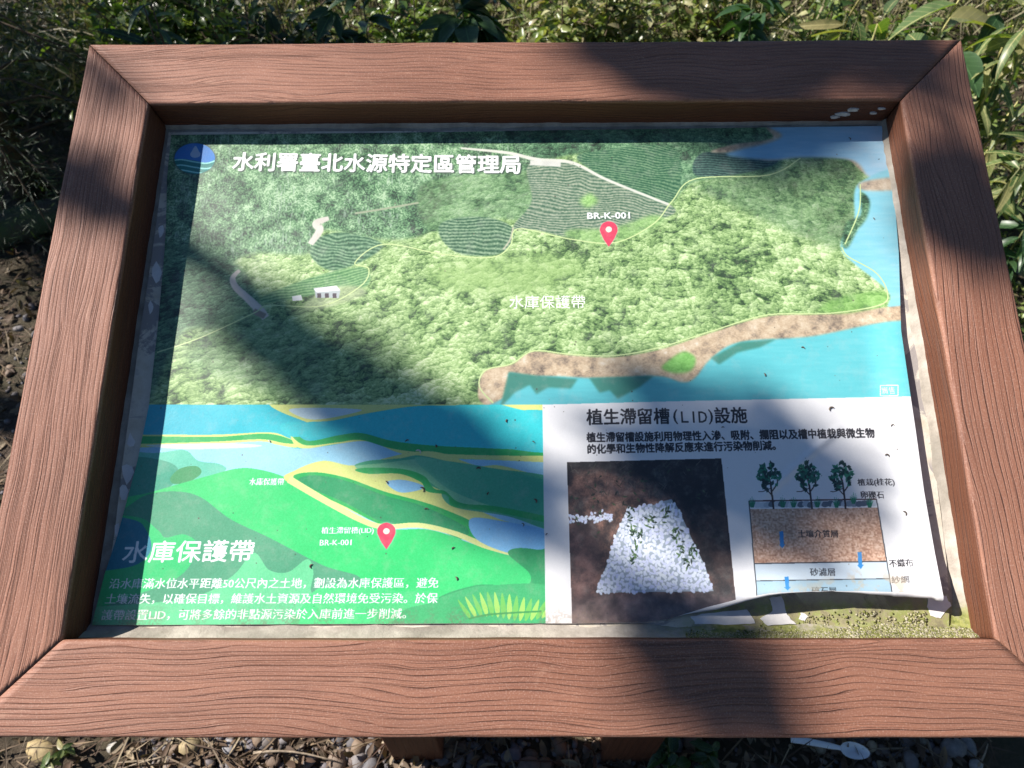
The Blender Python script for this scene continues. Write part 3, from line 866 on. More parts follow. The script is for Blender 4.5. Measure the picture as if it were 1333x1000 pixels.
def board(name, half_in, seed, ang, dist, **kw):
    """mitred board; local x along, y outwards from the inner edge, z up out of the face"""
    r = 0.0040; T = 0.068; g = 0.0008
    prof = []
    def arc(cx_, cy_, a0, a1, n=5):
        for k in range(n + 1):
            a = math.radians(a0 + (a1 - a0) * k / n); prof.append((cx_ + r * math.cos(a), cy_ + r * math.sin(a)))
    arc(BW - r, -T + r, -90, 0); arc(BW - r, -r, 0, 90); arc(r, -r, 90, 180); arc(r, -T + r, 180, 270)
    # subdivide the face across so small unevenness is real
    pts = []
    for i, p in enumerate(prof):
        q = prof[(i + 1) % len(prof)]
        n = max(1, int(math.dist(p, q) / 0.008))
        for k in range(n): pts.append((p[0] + (q[0] - p[0]) * k / n, p[1] + (q[1] - p[1]) * k / n))
    nx = 90; vs = []; m_ = len(pts)
    for i in range(nx + 1):
        t = -1 + 2 * i / nx
        for (y, z) in pts:
            x = t * (half_in + y - g)
            wv = 0.0003 * math.sin(x * 11 + seed) + 0.00015 * math.sin(x * 57 + seed * 2 + y * 30)
            edge = 1 if (abs(y) < 0.002 or abs(y - BW) < 0.002) else 0
            vs.append((x, y + (wv if edge else 0), z + wv * 0.6 * (1 if z > -0.01 else 0)))
    fs = [(i * m_ + k, (i + 1) * m_ + k, (i + 1) * m_ + (k + 1) % m_, i * m_ + (k + 1) % m_) for i in range(nx) for k in range(m_)]
    fs += [tuple(range(m_)), tuple(nx * m_ + k for k in range(m_))[::-1]]
    me = mesh(name, vs, fs, True)
    me.polygons[-1].use_smooth = False; me.polygons[-2].use_smooth = False
    ex = Matrix.Rotation(ang, 4, 'Z') @ Matrix.Translation((0, dist, 0))
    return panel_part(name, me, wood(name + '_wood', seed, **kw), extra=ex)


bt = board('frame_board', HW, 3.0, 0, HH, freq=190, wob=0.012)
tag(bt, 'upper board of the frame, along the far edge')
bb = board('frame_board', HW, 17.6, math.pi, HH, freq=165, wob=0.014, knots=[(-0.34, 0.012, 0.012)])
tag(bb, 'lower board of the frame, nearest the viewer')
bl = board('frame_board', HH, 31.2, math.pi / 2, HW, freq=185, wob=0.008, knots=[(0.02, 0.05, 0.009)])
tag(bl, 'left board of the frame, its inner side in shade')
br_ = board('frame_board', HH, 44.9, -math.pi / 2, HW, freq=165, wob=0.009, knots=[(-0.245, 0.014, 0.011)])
tag(br_, 'right board of the frame, its inner side sunlit')

# backing
def slab(name, x0, x1, y0, y1, ztop, zbot, mat, nx=1, ny=1):
    vs = [(x0, y0, ztop), (x1, y0, ztop), (x1, y1, ztop), (x0, y1, ztop), (x0, y0, zbot), (x1, y0, zbot), (x1, y1, zbot), (x0, y1, zbot)]
    fs = [(0, 1, 2, 3), (7, 6, 5, 4), (0, 4, 5, 1), (1, 5, 6, 2), (2, 6, 7, 3), (3, 7, 4, 0)]
    return panel_part(name, mesh(name, vs, fs), mat)


def cement():
    m, nt, b = newmat('grey_cement')
    co = objcoord(nt)
    n = noise(nt, co, 45, 6, 0.65); n2 = noise(nt, co, 9, 4)
    c = ramp(nt, n, [(0.3, (0.29, 0.255, 0.21)), (0.7, (0.52, 0.47, 0.40))])
    c = mix(nt, ramp(nt, n2, [(0.45, (0,) * 3), (0.7, (0.8,) * 3)]), c, (0.17, 0.155, 0.125))
    sp = nt.nodes.new('ShaderNodeSeparateXYZ'); nt.links.new(co, sp.inputs[0])
    # algae growing over the lower right corner
    gx = math_(nt, 'MULTIPLY', math_(nt, 'SUBTRACT', sp.outputs[0], 0.13), 12.0)
    gy = math_(nt, 'MULTIPLY', math_(nt, 'SUBTRACT', -0.29, sp.outputs[1]), 40.0)
    for_ = math_(nt, 'MINIMUM', math_(nt, 'MAXIMUM', gx, 0.0), math_(nt, 'MAXIMUM', gy, 0.0))
    g = math_(nt, 'MULTIPLY', math_(nt, 'MINIMUM', for_, 1.0), ramp(nt, noise(nt, co, 38, 5, 0.7), [(0.36, (0,) * 3), (0.55, (1,) * 3)]))
    c = mix(nt, g, c, ramp(nt, noise(nt, co, 150, 3), [(0.3, (0.12, 0.14, 0.03)), (0.7, (0.32, 0.32, 0.10))]))
    nt.links.new(c, b.inputs['Base Color'])
    b.inputs['Roughness'].default_value = 0.9
    bump(nt, b, noise(nt, co, 160, 6, 0.7), 0.7, 0.0016)
    return m


CEM = cement()
# backing with a fine uneven surface
nx, ny = 200, 136
gx, gy = np.meshgrid(np.linspace(-HW - 0.004, HW + 0.004, nx), np.linspace(-HH - 0.004, HH + 0.004, ny))
hz = -0.0505 + 0.0006 * np.sin(gx * 70 + 3 * np.sin(gy * 40)) * np.sin(gy * 90) + rng.normal(0, 0.00012, gx.shape)
V = np.stack([gx, gy, hz], -1).reshape(-1, 3)
idx = np.arange(nx * ny).reshape(ny, nx)
F = np.stack([idx[:-1, :-1], idx[:-1, 1:], idx[1:, 1:], idx[1:, :-1]], -1).reshape(-1, 4)
panel_part('backing_board', np_mesh('backing_board', V, F, True), CEM)

# cream mounting plate whose edges show beside the print
def plate_mat():
    m, nt, b = newmat('cream_plate')
    co = objcoord(nt)
    n = noise(nt, co, 30, 6, 0.7)
    c = ramp(nt, n, [(0.35, (0.55, 0.49, 0.38)), (0.55, (0.68, 0.63, 0.53)), (0.75, (0.42, 0.38, 0.33))])
    f = ramp(nt, noise(nt, co, 12, 5, 0.7, 1.0), [(0.52, (0,) * 3), (0.56, (1,) * 3)])
    c = mix(nt, f, c, (0.34, 0.31, 0.29))
    sp = nt.nodes.new('ShaderNodeSeparateXYZ'); nt.links.new(co, sp.inputs[0])
    gx = math_(nt, 'MULTIPLY', math_(nt, 'SUBTRACT', sp.outputs[0], 0.15), 14.0)
    gy = math_(nt, 'MULTIPLY', math_(nt, 'SUBTRACT', -0.285, sp.outputs[1]), 50.0)
    q = math_(nt, 'MINIMUM', math_(nt, 'MINIMUM', math_(nt, 'MAXIMUM', gx, 0.0), math_(nt, 'MAXIMUM', gy, 0.0)), 1.0)
    c = mix(nt, math_(nt, 'MULTIPLY', q, 0.85), c, ramp(nt, noise(nt, co, 60, 6, 0.75), [(0.3, (0.14, 0.12, 0.06)), (0.48, (0.30, 0.27, 0.12)), (0.56, (0.26, 0.30, 0.05)), (0.75, (0.48, 0.44, 0.26))]))
    nt.links.new(c, b.inputs['Base Color']); b.inputs['Roughness'].default_value = 0.75
    bump(nt, b, noise(nt, co, 130, 5, 0.7), 0.5, 0.001)
    return m


def strip_from_px(name, pts, ztop, zbot, mat, parent=sign):
    """flat plate with a traced outline, thickness ztop-zbot (both measured below the face)"""
    P = [on(u, v, ztop) for u, v in pts]
    n = len(P)
    vs = [(p.x, -p.y, -ztop) for p in P] + [(p.x, -p.y, -zbot) for p in P]
    fs = [tuple(range(n)), tuple(range(n, 2 * n))[::-1]] + [(i, i + n, (i + 1) % n + n, (i + 1) % n) for i in range(n)]
    return panel_part(name, mesh(name, vs, fs), mat, parent)


PLATE = plate_mat()
lo = [(219, 172), (207, 260), (196, 340), (183, 430), (171, 520), (160, 600), (149, 690), (140, 750), (131, 800), (126, 824)]
lo = [(u + rnd.uniform(-0.8, 0.8), v) for u, v in lo]
ro = [(1235, 824), (1236, 780), (1232, 730), (1225, 670), (1217, 610), (1208, 540), (1198, 470), (1187, 400), (1176, 330), (1165, 250), (1156, 180), (1150, 168)]
strip_from_px('mounting_plate', lo[::-1] + [] + ro[::-1] if False else lo + ro, 0.0475, 0.0499, PLATE)

# mortar bead round the opening (rises against the boards)
def bead(name, pts_in, pts_out, h, seed):
    """wedge between an inner outline (low) and an outer outline (rising to h)"""
    r = random.Random(seed); n = len(pts_in); K = 5; vs = []
    for a, b in zip(pts_in, pts_out):
        for k in range(K + 1):
            t = k / K
            hh = h * (t ** 1.6) + (r.uniform(-0.0006, 0.0006) if 0 < k < K else 0)
            x = a[0] + (b[0] - a[0]) * t + (r.uniform(-0.0008, 0.0008) if k < K else 0.0)
            y = a[1] + (b[1] - a[1]) * t + (r.uniform(-0.0008, 0.0008) if k < K else 0.0)
            vs.append((x, y, -0.0480 + hh if k else -0.0504))
    fs = [(i * (K + 1) + k, (i + 1) * (K + 1) + k, (i + 1) * (K + 1) + k + 1, i * (K + 1) + k + 1) for i in range(n - 1) for k in range(K)]
    return panel_part(name, mesh(name, vs, fs, True), CEM)


m_ = 70
xs = [-HW + 2 * HW * i / m_ for i in range(m_ + 1)]
bw_b = [0.014 + 0.002 * math.sin(i * 0.9) for i in range(m_ + 1)]
bead('mortar_bead', [(x, -HH + bw_b[i]) for i, x in enumerate(xs)][::-1], [(x, -HH - 0.001) for x in xs][::-1], 0.020, 1)['label'] = 'mortar bead along the lower board, mossy at its right end'
ys = [-HH + 2 * HH * i / m_ for i in range(m_ + 1)]
bead('mortar_bead', [(HW - 0.011 - 0.002 * math.sin(i * 0.7), y) for i, y in enumerate(ys)], [(HW + 0.001, y) for y in ys], 0.007, 2)['label'] = 'mortar bead along the right board'
bead('mortar_bead', [(x, HH - 0.004 - 0.001 * math.sin(i * 0.8)) for i, x in enumerate(xs)], [(x, HH + 0.001) for x in xs], 0.003, 3)['label'] = 'thin mortar bead along the upper board'

# ---- the printed sheet: lifts along its right edge and curls off at the lower right corner
def ip(tab, t):
    return np.interp(t, [a for a, _ in tab], [b for _, b in tab])


LE = [(168, 224), (175, 223), (231, 217.5), (296, 216), (330, 214), (430, 205), (527, 194), (600, 179), (660, 163), (700, 152), (748, 136), (780, 128), (815, 119)]
RE = [(160, 1149), (185, 1156), (240, 1163), (330, 1170), (430, 1173), (520, 1186), (560, 1192), (640, 1203), (720, 1217), (776, 1228), (790, 1230)]
BE = [(100, 814), (600, 811.5), (745, 811.5), (840, 810), (870, 806), (890, 799), (920, 789), (955, 780), (1000, 773), (1060, 769), (1120, 768.5), (1180, 771), (1215, 774.5), (1235, 778)]
TE = [(200, 176), (500, 173), (700, 170), (1000, 166), (1160, 164)]


def sst(x):
    x = np.clip(x, 0.0, 1.0); return x * x * (3 - 2 * x)


def lift(u, v):
    """height of the sheet above its plate at photo pixel (u, v), metres"""
    ue = ip(RE, v)
    h = 0.0003 + 0.0016 * sst((v - 200) / 200)
    h = h + 0.0085 * sst((u - ue + 60) / 60) ** 1.4 * sst((v - 290) / 220)
    h = h + 0.026 * sst((v - 700) / 85) ** 1.5 * sst((u - 868) / 150) * (1 - 0.45 * sst((u - 1130) / 100))
    h = h + 0.0012 * sst((v - 560) / 100) * (1 + np.sin((u - 900) / 45.0)) * sst((u - 900) / 100)
    du, dv = u - 1094, v - 556
    al = (-du * 0.745 + dv * 0.667); ac = du * 0.667 + dv * 0.745
    h = h + 0.0032 * np.exp(-(ac / 4.5) ** 2) * sst((al + 5) / 20) * sst((150 - al) / 40)
    return h + 0.0003 * (1 + np.sin(u / 23.0 + v / 41.0) * np.sin(v / 37.0))


NU, NV = 300, 200
S_, T_ = np.meshgrid(np.linspace(0, 1, NU + 1), np.linspace(0, 1, NV + 1))
v = 168 + T_ * 640
for _ in range(4):
    u = ip(LE, v) * (1 - S_) + ip(RE, v) * S_
    v0, v1 = ip(TE, u), ip(BE, u)
    v = v0 + (v1 - v0) * T_
_en = np.interp(np.arange(NU + 1), np.sort(rng.choice(NU, 60, False)), rng.normal(0, 1, 60))
_eb = np.interp(np.arange(NU + 1), np.arange(0, NU + 20, 22), rng.normal(0, 1, len(np.arange(0, NU + 20, 22))))
v[-1] += (0.55 * _en + 1.2 * _eb) * sst((u[-1] - 860) / 50)


def on_np(u, v, z):
    D = np.stack([(u - 666.5) / FOC, (v - 500) / FOC, np.ones_like(u)], -1).reshape(-1, 3) @ np.array(RP)
    return np.array(CP) + D * ((np.ravel(z) - CP.z) / D[:, 2])[:, None]


Q = on_np(u, v, ZP + 0.0014 - lift(u, v))
c0 = on_np(u, v, np.full(u.shape, ZP))
vs = [tuple(p) for p in np.stack([Q[:, 0], -Q[:, 1], -Q[:, 2]], 1)]
uvs = [tuple(p) for p in np.stack([(c0[:, 0] + HW) / (2 * HW), 1 - (c0[:, 1] + HH) / (2 * HH)], 1)]
n0 = len(vs)
# the lip: paper rolled over at the free edge, showing its white back
LIP = 6
for k in range(1, LIP + 1):
    for i in range(NU + 1):
        x, y, z = vs[NV * (NU + 1) + i]
        u_est = 119 + (1228 - 119) * i / NU
        a = sst((u_est - 875) / 60)
        rr = 0.0046 * a * max(0.12, 0.62 + 0.5 * math.sin(u_est * 0.021 + 1.2) + 0.12 * _en[i]) + 0.00012
        th = math.pi * 0.95 * k / LIP
        vs.append((x, y - rr * math.sin(th), z - rr * (1 - math.cos(th)) * 0.8))
        uvs.append((0, 0))
W1 = NU + 1
fs = [(j * W1 + i, (j + 1) * W1 + i, (j + 1) * W1 + i + 1, j * W1 + i + 1) for j in range(NV + LIP) for i in range(NU)]
me = mesh('printed_sheet', vs, fs, True)
me.materials.append(print_mat())
wm = plain('white_paper_back', (0.74, 0.72, 0.70), 0.6, 60, 0.12, 0.3)
me.materials.append(wm)
uvl = me.uv_layers.new(name='print')
li = np.zeros(len(me.loops), np.int32); me.loops.foreach_get('vertex_index', li)
uvl.data.foreach_set('uv', np.array(uvs, f32)[li].ravel())
mi = np.zeros(len(me.polygons), np.int32); mi[NV * NU:] = 1
me.polygons.foreach_set('material_index', mi)
sheet = panel_part('printed_sheet', me, None)
sheet['label'] = 'laminated print with aerial photo and diagrams, curling up at its lower right corner'

# scraps of torn paper left on the plate
def scrap(pts, lift_=0.0, lab=None):
    P = []
    for a, b in zip(pts, pts[1:] + pts[:1]):
        for k in range(4):
            t = k / 4
            P.append((a[0] + (b[0] - a[0]) * t + rnd.uniform(-0.9, 0.9), a[1] + (b[1] - a[1]) * t + rnd.uniform(-0.9, 0.9)))
    o = strip_from_px('paper_scrap', P, 0.0468 - lift_, 0.0474, wm)
    if lab: o['label'] = lab
scrap([(899, 803), (930, 797), (972, 793), (984, 812), (955, 814), (905, 812)], 0, 'flat white paper remnant under the start of the curl')
scrap([(1002, 778), (1018, 776), (1024, 800), (1036, 812), (1000, 815), (990, 806), (1006, 795)], 0.0004, 'white paper remnant shaped like a tongue below the curl')
scrap([(1208, 772), (1232, 776), (1238, 788), (1224, 805), (1212, 802), (1207, 790)], 0, 'white paper remnant in the lower right corner')
scrap([(1043, 798), (1052, 801), (1048, 808), (1040, 806)])

# flaking paint chips along the left edge of the plate and the upper board
for u, v, s in ((209, 300, 5), (204, 355, 7), (196, 400, 5), (170, 575, 6), (166, 615, 9), (160, 640, 8), (152, 690, 6)):
    q = [(u + s * rnd.uniform(0.5, 1) * math.cos(a), v + 2.2 * s * rnd.uniform(0.5, 1) * math.sin(a)) for a in np.linspace(0, 5.5, 7)]
    strip_from_px('paint_flake', q, 0.0471, 0.0476, wm)
# bird droppings / plaster splashes on the upper board's inner side
spm = plain('splash', (0.55, 0.53, 0.52), 0.8, 200, 0.2)
for px_, zz, sx in ((0.445, 0.020, 0.009), (0.435, 0.029, 0.012), (0.427, 0.035, 0.008), (0.482, 0.018, 0.006), (0.476, 0.027, 0.006)):
    n = 12; vv = []
    for k in range(n):
        a = 2 * math.pi * k / n; r = rnd.uniform(0.6, 1)
        vv.append((px_ + sx * r * math.cos(a), HH - 0.0018, -zz + sx * 0.42 * r * math.sin(a)))
    n_ = len(vv)
    vv += [(x, y + 0.002, z) for x, y, z in vv]
    panel_part('plaster_splash', mesh('plaster_splash', vv, [tuple(range(n_))] + [(k, (k + 1) % n_, (k + 1) % n_ + n_, k + n_) for k in range(n_)]), spm)

# moss along the lower right
mossm = leafmat('moss', [(0.12, 0.13, 0.03), (0.24, 0.25, 0.07), (0.36, 0.34, 0.16), (0.52, 0.48, 0.36), (0.20, 0.17, 0.10)], 0.9, 0.1)
Vm, Fm = [], []
tet = np.array([(0, 0, 1), (0.94, 0, -0.33), (-0.47, 0.82, -0.33), (-0.47, -0.82, -0.33), (0.3, 0.3, 0.8)])
base_ico = [(0, 0, 1), (0.9, 0, 0.3), (0.28, 0.85, 0.3), (-0.72, 0.53, 0.3), (-0.72, -0.53, 0.3), (0.28, -0.85, 0.3), (0, 0, -0.6)]
icf = [(0, 1, 2), (0, 2, 3), (0, 3, 4), (0, 4, 5), (0, 5, 1), (6, 2, 1), (6, 3, 2), (6, 4, 3), (6, 5, 4), (6, 1, 5)]
bi = np.array(base_ico); icf = np.array(icf)
mv, mf = [], []
cnt = 0
for k in range(9000):
    u = rnd.uniform(890, 1285); v = 829 - abs(rnd.gauss(0, 9)) * (0.35 + 0.8 * sst((u - 1040) / 150)) if rnd.random() < 0.75 else rnd.uniform(796, 829)
    cl = math.sin(u * 0.09) + math.sin(u * 0.031 + 2) + math.sin(v * 0.2 + u * 0.05)
    if v < 818 and cl < 0.2 and rnd.random() < 0.85: continue
    if v < 793 or (v < 816 and (u < 990 or 995 < u < 1040 or u > 1205)) or (v < 822 and u < 1040 and rnd.random() < 0.6): continue
    if u > 1238 and v < 815 - 0 and rnd.random() < 0.8: continue
    q = on(u, v, 0.0470)
    yb = -q.y
    h = -0.0472 if yb > -HH + 0.014 else -0.048 + 0.020 * ((-HH + 0.014 - yb) / 0.015) ** 1.6
    s = rnd.uniform(0.0006, 0.0019) * (1.25 if u > 1100 else 0.8)
    jit = rng.normal(1, 0.22, bi.shape)
    mv.append(bi * jit * s + np.array([q.x, yb, h]))
    mf.append(icf + 7 * cnt); cnt += 1
mo = panel_part('moss', np_mesh('moss', np.concatenate(mv), np.concatenate(mf)), mossm)
tag(mo, 'yellow green moss growing along the mortar in the lower right corner', kind='stuff')

# posts
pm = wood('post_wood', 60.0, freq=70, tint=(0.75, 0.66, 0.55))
def post(x, y0, lab):
    r = 0.004; hw = 0.048
    ztop = O.z + (y0 + hw) * math.tan(TILT) - 0.05 / math.cos(TILT)
    pr = []
    for sx, sy in ((1, 1), (-1, 1), (-1, -1), (1, -1)):
        a0 = math.atan2(sy, sx)
        for k in (-1, 0, 1): pr.append((sx * (hw - r) + r * math.cos(a0 + k * 0.6), sy * (hw - r) + r * math.sin(a0 + k * 0.6)))
    n = len(pr); L_ = 12; vs = []
    for i in range(L_ + 1):
        for (a, b) in pr:
            zt = O.z + (y0 + b) * math.tan(TILT) - 0.068 / math.cos(TILT)
            vs.append((-0.12 + (zt + 0.12) * i / L_, a, b))
    fs = [(i * n + k, (i + 1) * n + k, (i + 1) * n + (k + 1) % n, i * n + (k + 1) % n) for i in range(L_) for k in range(n)] + [tuple(range(n)), tuple(L_ * n + k for k in range(n))[::-1]]
    o = link('post', mesh('post', vs, fs), pm, sign)
    o.matrix_local = Matrix(((0, 1, 0, x), (0, 0, 1, y0), (1, 0, 0, 0), (0, 0, 0, 1)))
    o['label'] = lab
post(-0.200, -0.225, 'front left square post'); post(0.198, -0.225, 'front right square post')
post(-0.200, 0.235, 'rear left square post'); post(0.198, 0.235, 'rear right square post')
for s_, lab in ((-0.200, 'left bearer under the board'), (0.198, 'right bearer under the board')):
    me_ = mesh('bearer', [(s_ - 0.02, y, z) for y, z in ((-0.38, -0.0695), (0.38, -0.0695), (0.38, -0.115), (-0.38, -0.115))] + [(s_ + 0.02, y, z) for y, z in ((-0.38, -0.0695), (0.38, -0.0695), (0.38, -0.115), (-0.38, -0.115))],
               [(0, 1, 2, 3), (7, 6, 5, 4), (0, 4, 5, 1), (1, 5, 6, 2), (2, 6, 7, 3), (3, 7, 4, 0)])
    panel_part('bearer', me_, pm)['label'] = lab

# curled bits of dead leaf and insect casings lying on the print
bitm = plain('dry_brown_scrap', (0.11, 0.085, 0.065), 0.8, 300, 0.5)
wbit = plain('pale_cocoon', (0.55, 0.52, 0.48), 0.8, 300, 0.2)
def bit(u, v, s, ang, pale=False, lab='', bits=[0]):
    q = on(u, v, ZP + 0.0014 - lift(u, v) - 0.0003)
    r = random.Random(int(u * 7 + v)); vs, fs = [], []
    n, m2 = 7, 4
    sweep = r.uniform(1.6, 3.6); wd = s * r.uniform(0.12, 0.26)
    for i in range(n):
        a = sweep * (i / (n - 1) - 0.5)
        w_ = wd * math.sin(math.pi * (i + 0.6) / (n + 0.2))
        for j in range(m2):
            b = (j / (m2 - 1) - 0.5)
            rr = s * 0.55 + b * w_ * 2
            vs.append((rr * math.cos(a) - s * 0.3, rr * math.sin(a), 0.0004 + (0.5 - abs(b)) * w_ * 1.6 + r.uniform(0, 0.0004)))
    fs = [(i * m2 + j, (i + 1) * m2 + j, (i + 1) * m2 + j + 1, i * m2 + j + 1) for i in range(n - 1) for j in range(m2 - 1)]
    t = len(vs)
    vs += [(x, y, z - 0.0003) for x, y, z in vs]
    fs += [tuple(t + k for k in f[::-1]) for f in fs]
    o = link('leaf_scrap', mesh('leaf_scrap', vs, fs, True), wbit if pale else bitm)
    mw = Matrix((EX, EU, EN)).transposed().to_4x4(); mw.translation = p2w(q.x, q.y, q.z)
    o.matrix_world = mw @ Matrix.Rotation(ang, 4, 'Z')
    tag(o, lab, 'leaf scrap', 'dry scraps lying on the print')
BITS = [(545, 588, 6.5, 1.0, True, 'pale ring shaped cocoon on the pale blue river, largest of the scraps'),
        (530, 574, 4.5, 2.0, 0, 'dark curl just above the ring shaped cocoon on the green river bank'),
        (567, 581, 4.5, 0.2, 0, 'thin curl right of the ring shaped cocoon on the river bank'),
        (623, 610, 5, 1.6, 0, 'brown curl at the lower edge of the pale river, right of the cocoon'),
        (550, 637, 6.5, 0.6, 0, 'split brown casing beside the little blue pond'),
        (503, 628, 4, 0.6, 0, 'small curl at the left tip of the little blue pond'),
        (555, 663, 4.5, 1.5, 0, 'brown curl below the little blue pond on dark green'),
        (636, 643, 5, 2.6, 0, 'curled scrap on the mid green slope right of the pond'),
        (697, 652, 5, 0.5, 0, 'curled scrap on green near the white margin strip'),
        (660, 548, 4.5, 3.0, 0, 'curled scrap in the middle of the turquoise water drawing'),
        (694, 576, 4.5, 0.9, 0, 'slanting scrap on turquoise beside the white margin'),
        (590, 714, 4.5, 2.2, 0, 'round brown scrap on bright green right of the red pin'),
        (594, 753, 4, 0.4, 0, 'lower brown scrap on bright green above the fern'),
        (681, 683, 3.5, 0.4, 0, 'tiny scrap at the edge of the lower blue lake'),
        (712, 696, 4, 2.4, 0, 'small dark curl on the white margin left of the stone photo'),
        (1082, 532, 6, 2.2, 0, 'brown curled scrap on white below the lake photo'),
        (1045, 453, 4.5, 1.2, 0, 'dark speck floating over the printed lake, right one'),
        (995, 488, 4.5, 0.2, 0, 'dark speck over the printed lake, left and lower one'),
        (941, 557, 4.5, 1.6, 0, 'brown scrap beside the black heading of the right text'),
        (1162, 554, 5, 1.7, 0, 'brown scrap at the right margin level with the black heading'),
        (1155, 593, 5, 1.2, 0, 'brown scrap at the right margin above the plant caption'),
        (1106, 181, 4.5, 0.5, 0, 'dark curled casing on blue in the upper right corner of the print'),
        (1137, 285, 3.5, 0.5, 0, 'tiny speck on the printed water right of the hill'),
        (1178, 668, 5, 0.5, 0, 'dark speck on white beside the soil diagram'),
        (405, 737, 4.5, 2.9, 0, 'dark curl on green right of the large white heading'),
        (350, 575, 4.5, 0.9, 1, 'pale hooked scrap on the left part of the pale river')]
for u, v, s, a, p, lab in BITS:
    bit(u, v, s / 1040.0, a, bool(p), lab)

# ================================================================ ground
def ground_mat():
    m, nt, b = newmat('soil')
    co = objcoord(nt)
    n = noise(nt, co, 3.0, 6, 0.65); n2 = noise(nt, co, 40, 5, 0.7)
    c = ramp(nt, n2, [(0.25, (0.03, 0.02, 0.014)), (0.5, (0.085, 0.06, 0.04)), (0.75, (0.17, 0.125, 0.085))])
    c = mix(nt, ramp(nt, n, [(0.4, (0,) * 3), (0.65, (0.6,) * 3)]), c, (0.05, 0.055, 0.02))
    nt.links.new(c, b.inputs['Base Color']); b.inputs['Roughness'].default_value = 0.95
    bump(nt, b, noise(nt, co, 55, 8, 0.75), 1.0, 0.02)
    return m


SOILM = ground_mat()


def gz(x, y):
    h = 0.010 * math.sin(x * 5.1 + 1) * math.sin(y * 4.3) + 0.006 * math.sin(x * 13 + y * 9)
    return h + 0.10 * sst((y - 1.2) / 3) * (1 + 0.3 * math.sin(x * 1.7))


nx = ny = 240
gxx = np.concatenate([np.linspace(-60, -4.2, 20), np.linspace(-4, 4, 200), np.linspace(4.2, 60, 20)])
gyy = np.concatenate([np.linspace(-60, -2.2, 20), np.linspace(-2, 7, 200), np.linspace(7.3, 80, 20)])
V = np.array([(x, y, gz(x, y) if abs(x) < 6 and y < 8 else gz(6 * np.sign(x) if abs(x) > 6 else x, min(y, 8))) for y in gyy for x in gxx])
idx = np.arange(240 * 240).reshape(240, 240)
F = np.stack([idx[:-1, :-1], idx[:-1, 1:], idx[1:, 1:], idx[1:, :-1]], -1).reshape(-1, 4)
tag(link('ground', np_mesh('ground', V, F, True), SOILM), kind='structure')

# ---------------- gravel and litter
stonem, nt_, b_ = newmat('mixed_pebbles')
r_ = nt_.nodes.new('ShaderNodeNewGeometry').outputs['Random Per Island']
c_ = ramp(nt_, r_, [(0.0, (0.07, 0.07, 0.08)), (0.2, (0.14, 0.14, 0.15)), (0.4, (0.24, 0.17, 0.11)), (0.6, (0.10, 0.065, 0.05)), (0.78, (0.20, 0.19, 0.19)), (0.9, (0.13, 0.12, 0.14)), (1.0, (0.42, 0.34, 0.22))])
c_ = mix(nt_, ramp(nt_, noise(nt_, objcoord(nt_), 120, 5, 0.7), [(0.35, (0,) * 3), (0.8, (0.6,) * 3)]), c_, (0.12, 0.09, 0.07))
nt_.links.new(c_, b_.inputs['Base Color']); b_.inputs['Roughness'].default_value = 0.7
bump(nt_, b_, noise(nt_, objcoord(nt_), 200, 4), 0.4, 0.002)


def ico(sub=1):
    import bmesh
    bm = bmesh.new(); bmesh.ops.create_icosphere(bm, subdivisions=sub, radius=1)
    V = np.array([v.co[:] for v in bm.verts]); F = np.array([[v.index for v in f.verts] for f in bm.faces]); bm.free()
    return V, F


IV, IF = ico(2)
IV1, IF1 = ico(1)


def stone_verts(s, r, base=IV):
    k = r.normal(0, 1, (6, 3)); ph = r.random(6) * 6.28
    d = np.ones(len(base))
    for a, p in zip(k, ph): d += 0.085 * np.sin(base @ a * 1.6 + p)
    q = base * d[:, None] * np.array([1, r.uniform(0.6, 0.95), r.uniform(0.45, 0.75)]) * s
    a = r.random() * 6.28; ca, sa = math.cos(a), math.sin(a)
    return q @ np.array([[ca, sa, 0], [-sa, ca, 0], [0, 0, 1]])


mv, mf = [], []; n = 0
def inview_left(x, y): return True
for k in range(6500):
    z = rnd.random()
    if z < 0.72: x, y = rnd.uniform(-0.75, 0.8), rnd.uniform(-0.42, -0.02)
    elif z < 0.9: x, y = rnd.uniform(-1.7, -0.5), rnd.uniform(-0.3, 1.0)
    else: x, y = rnd.uniform(0.5, 1.7), rnd.uniform(-0.2, 1.2)
    s = min(0.019, 0.004 + rnd.expovariate(1 / 0.0036))
    if math.sin(x * 9) + math.sin(y * 11 + x * 5) < -0.9 and rnd.random() < 0.7: continue
    mv.append(stone_verts(s, rng, IV1 if s < 0.011 else IV) + np.array([x, y, gz(x, y) + s * rnd.uniform(0.05, 0.4)]))
    mf.append((IF1 if s < 0.011 else IF) + n); n += len(mv[-1])
tag(link('gravel', np_mesh('gravel', np.concatenate(mv), np.concatenate(mf), True), stonem), 'mixed grey and tan pebbles scattered on soil below the sign', kind='stuff')


def one_stone(u, v, s, col, lab):
    p = at(u, v, 0.02)
    s *= 0.88; col = tuple(c * 0.72 for c in col)
    me = np_mesh('stone', stone_verts(s, rng), IF, True)
    o = link('stone', me, plain('stone_' + str(int(u)), col, 0.7, 90, 0.3, 0.5, 0.002))
    o.location = (p.x, p.y, gz(p.x, p.y) + s * 0.45)
    tag(o, lab, 'stone', 'larger stones at the foot of the sign')
one_stone(48, 976, 0.030, (0.50, 0.38, 0.19), 'large yellowish stone beside the small green weed, lower left')
one_stone(250, 972, 0.024, (0.42, 0.33, 0.18), 'tan stone left of the pale grey one under the lower board')
one_stone(297, 973, 0.017, (0.42, 0.41, 0.42), 'pale grey stone under the lower board, left half')
one_stone(146, 972, 0.017, (0.55, 0.52, 0.46), 'upright whitish stone left of the tan one')
one_stone(666, 983, 0.021, (0.20, 0.19, 0.22), 'bluish grey stone between the two front posts')
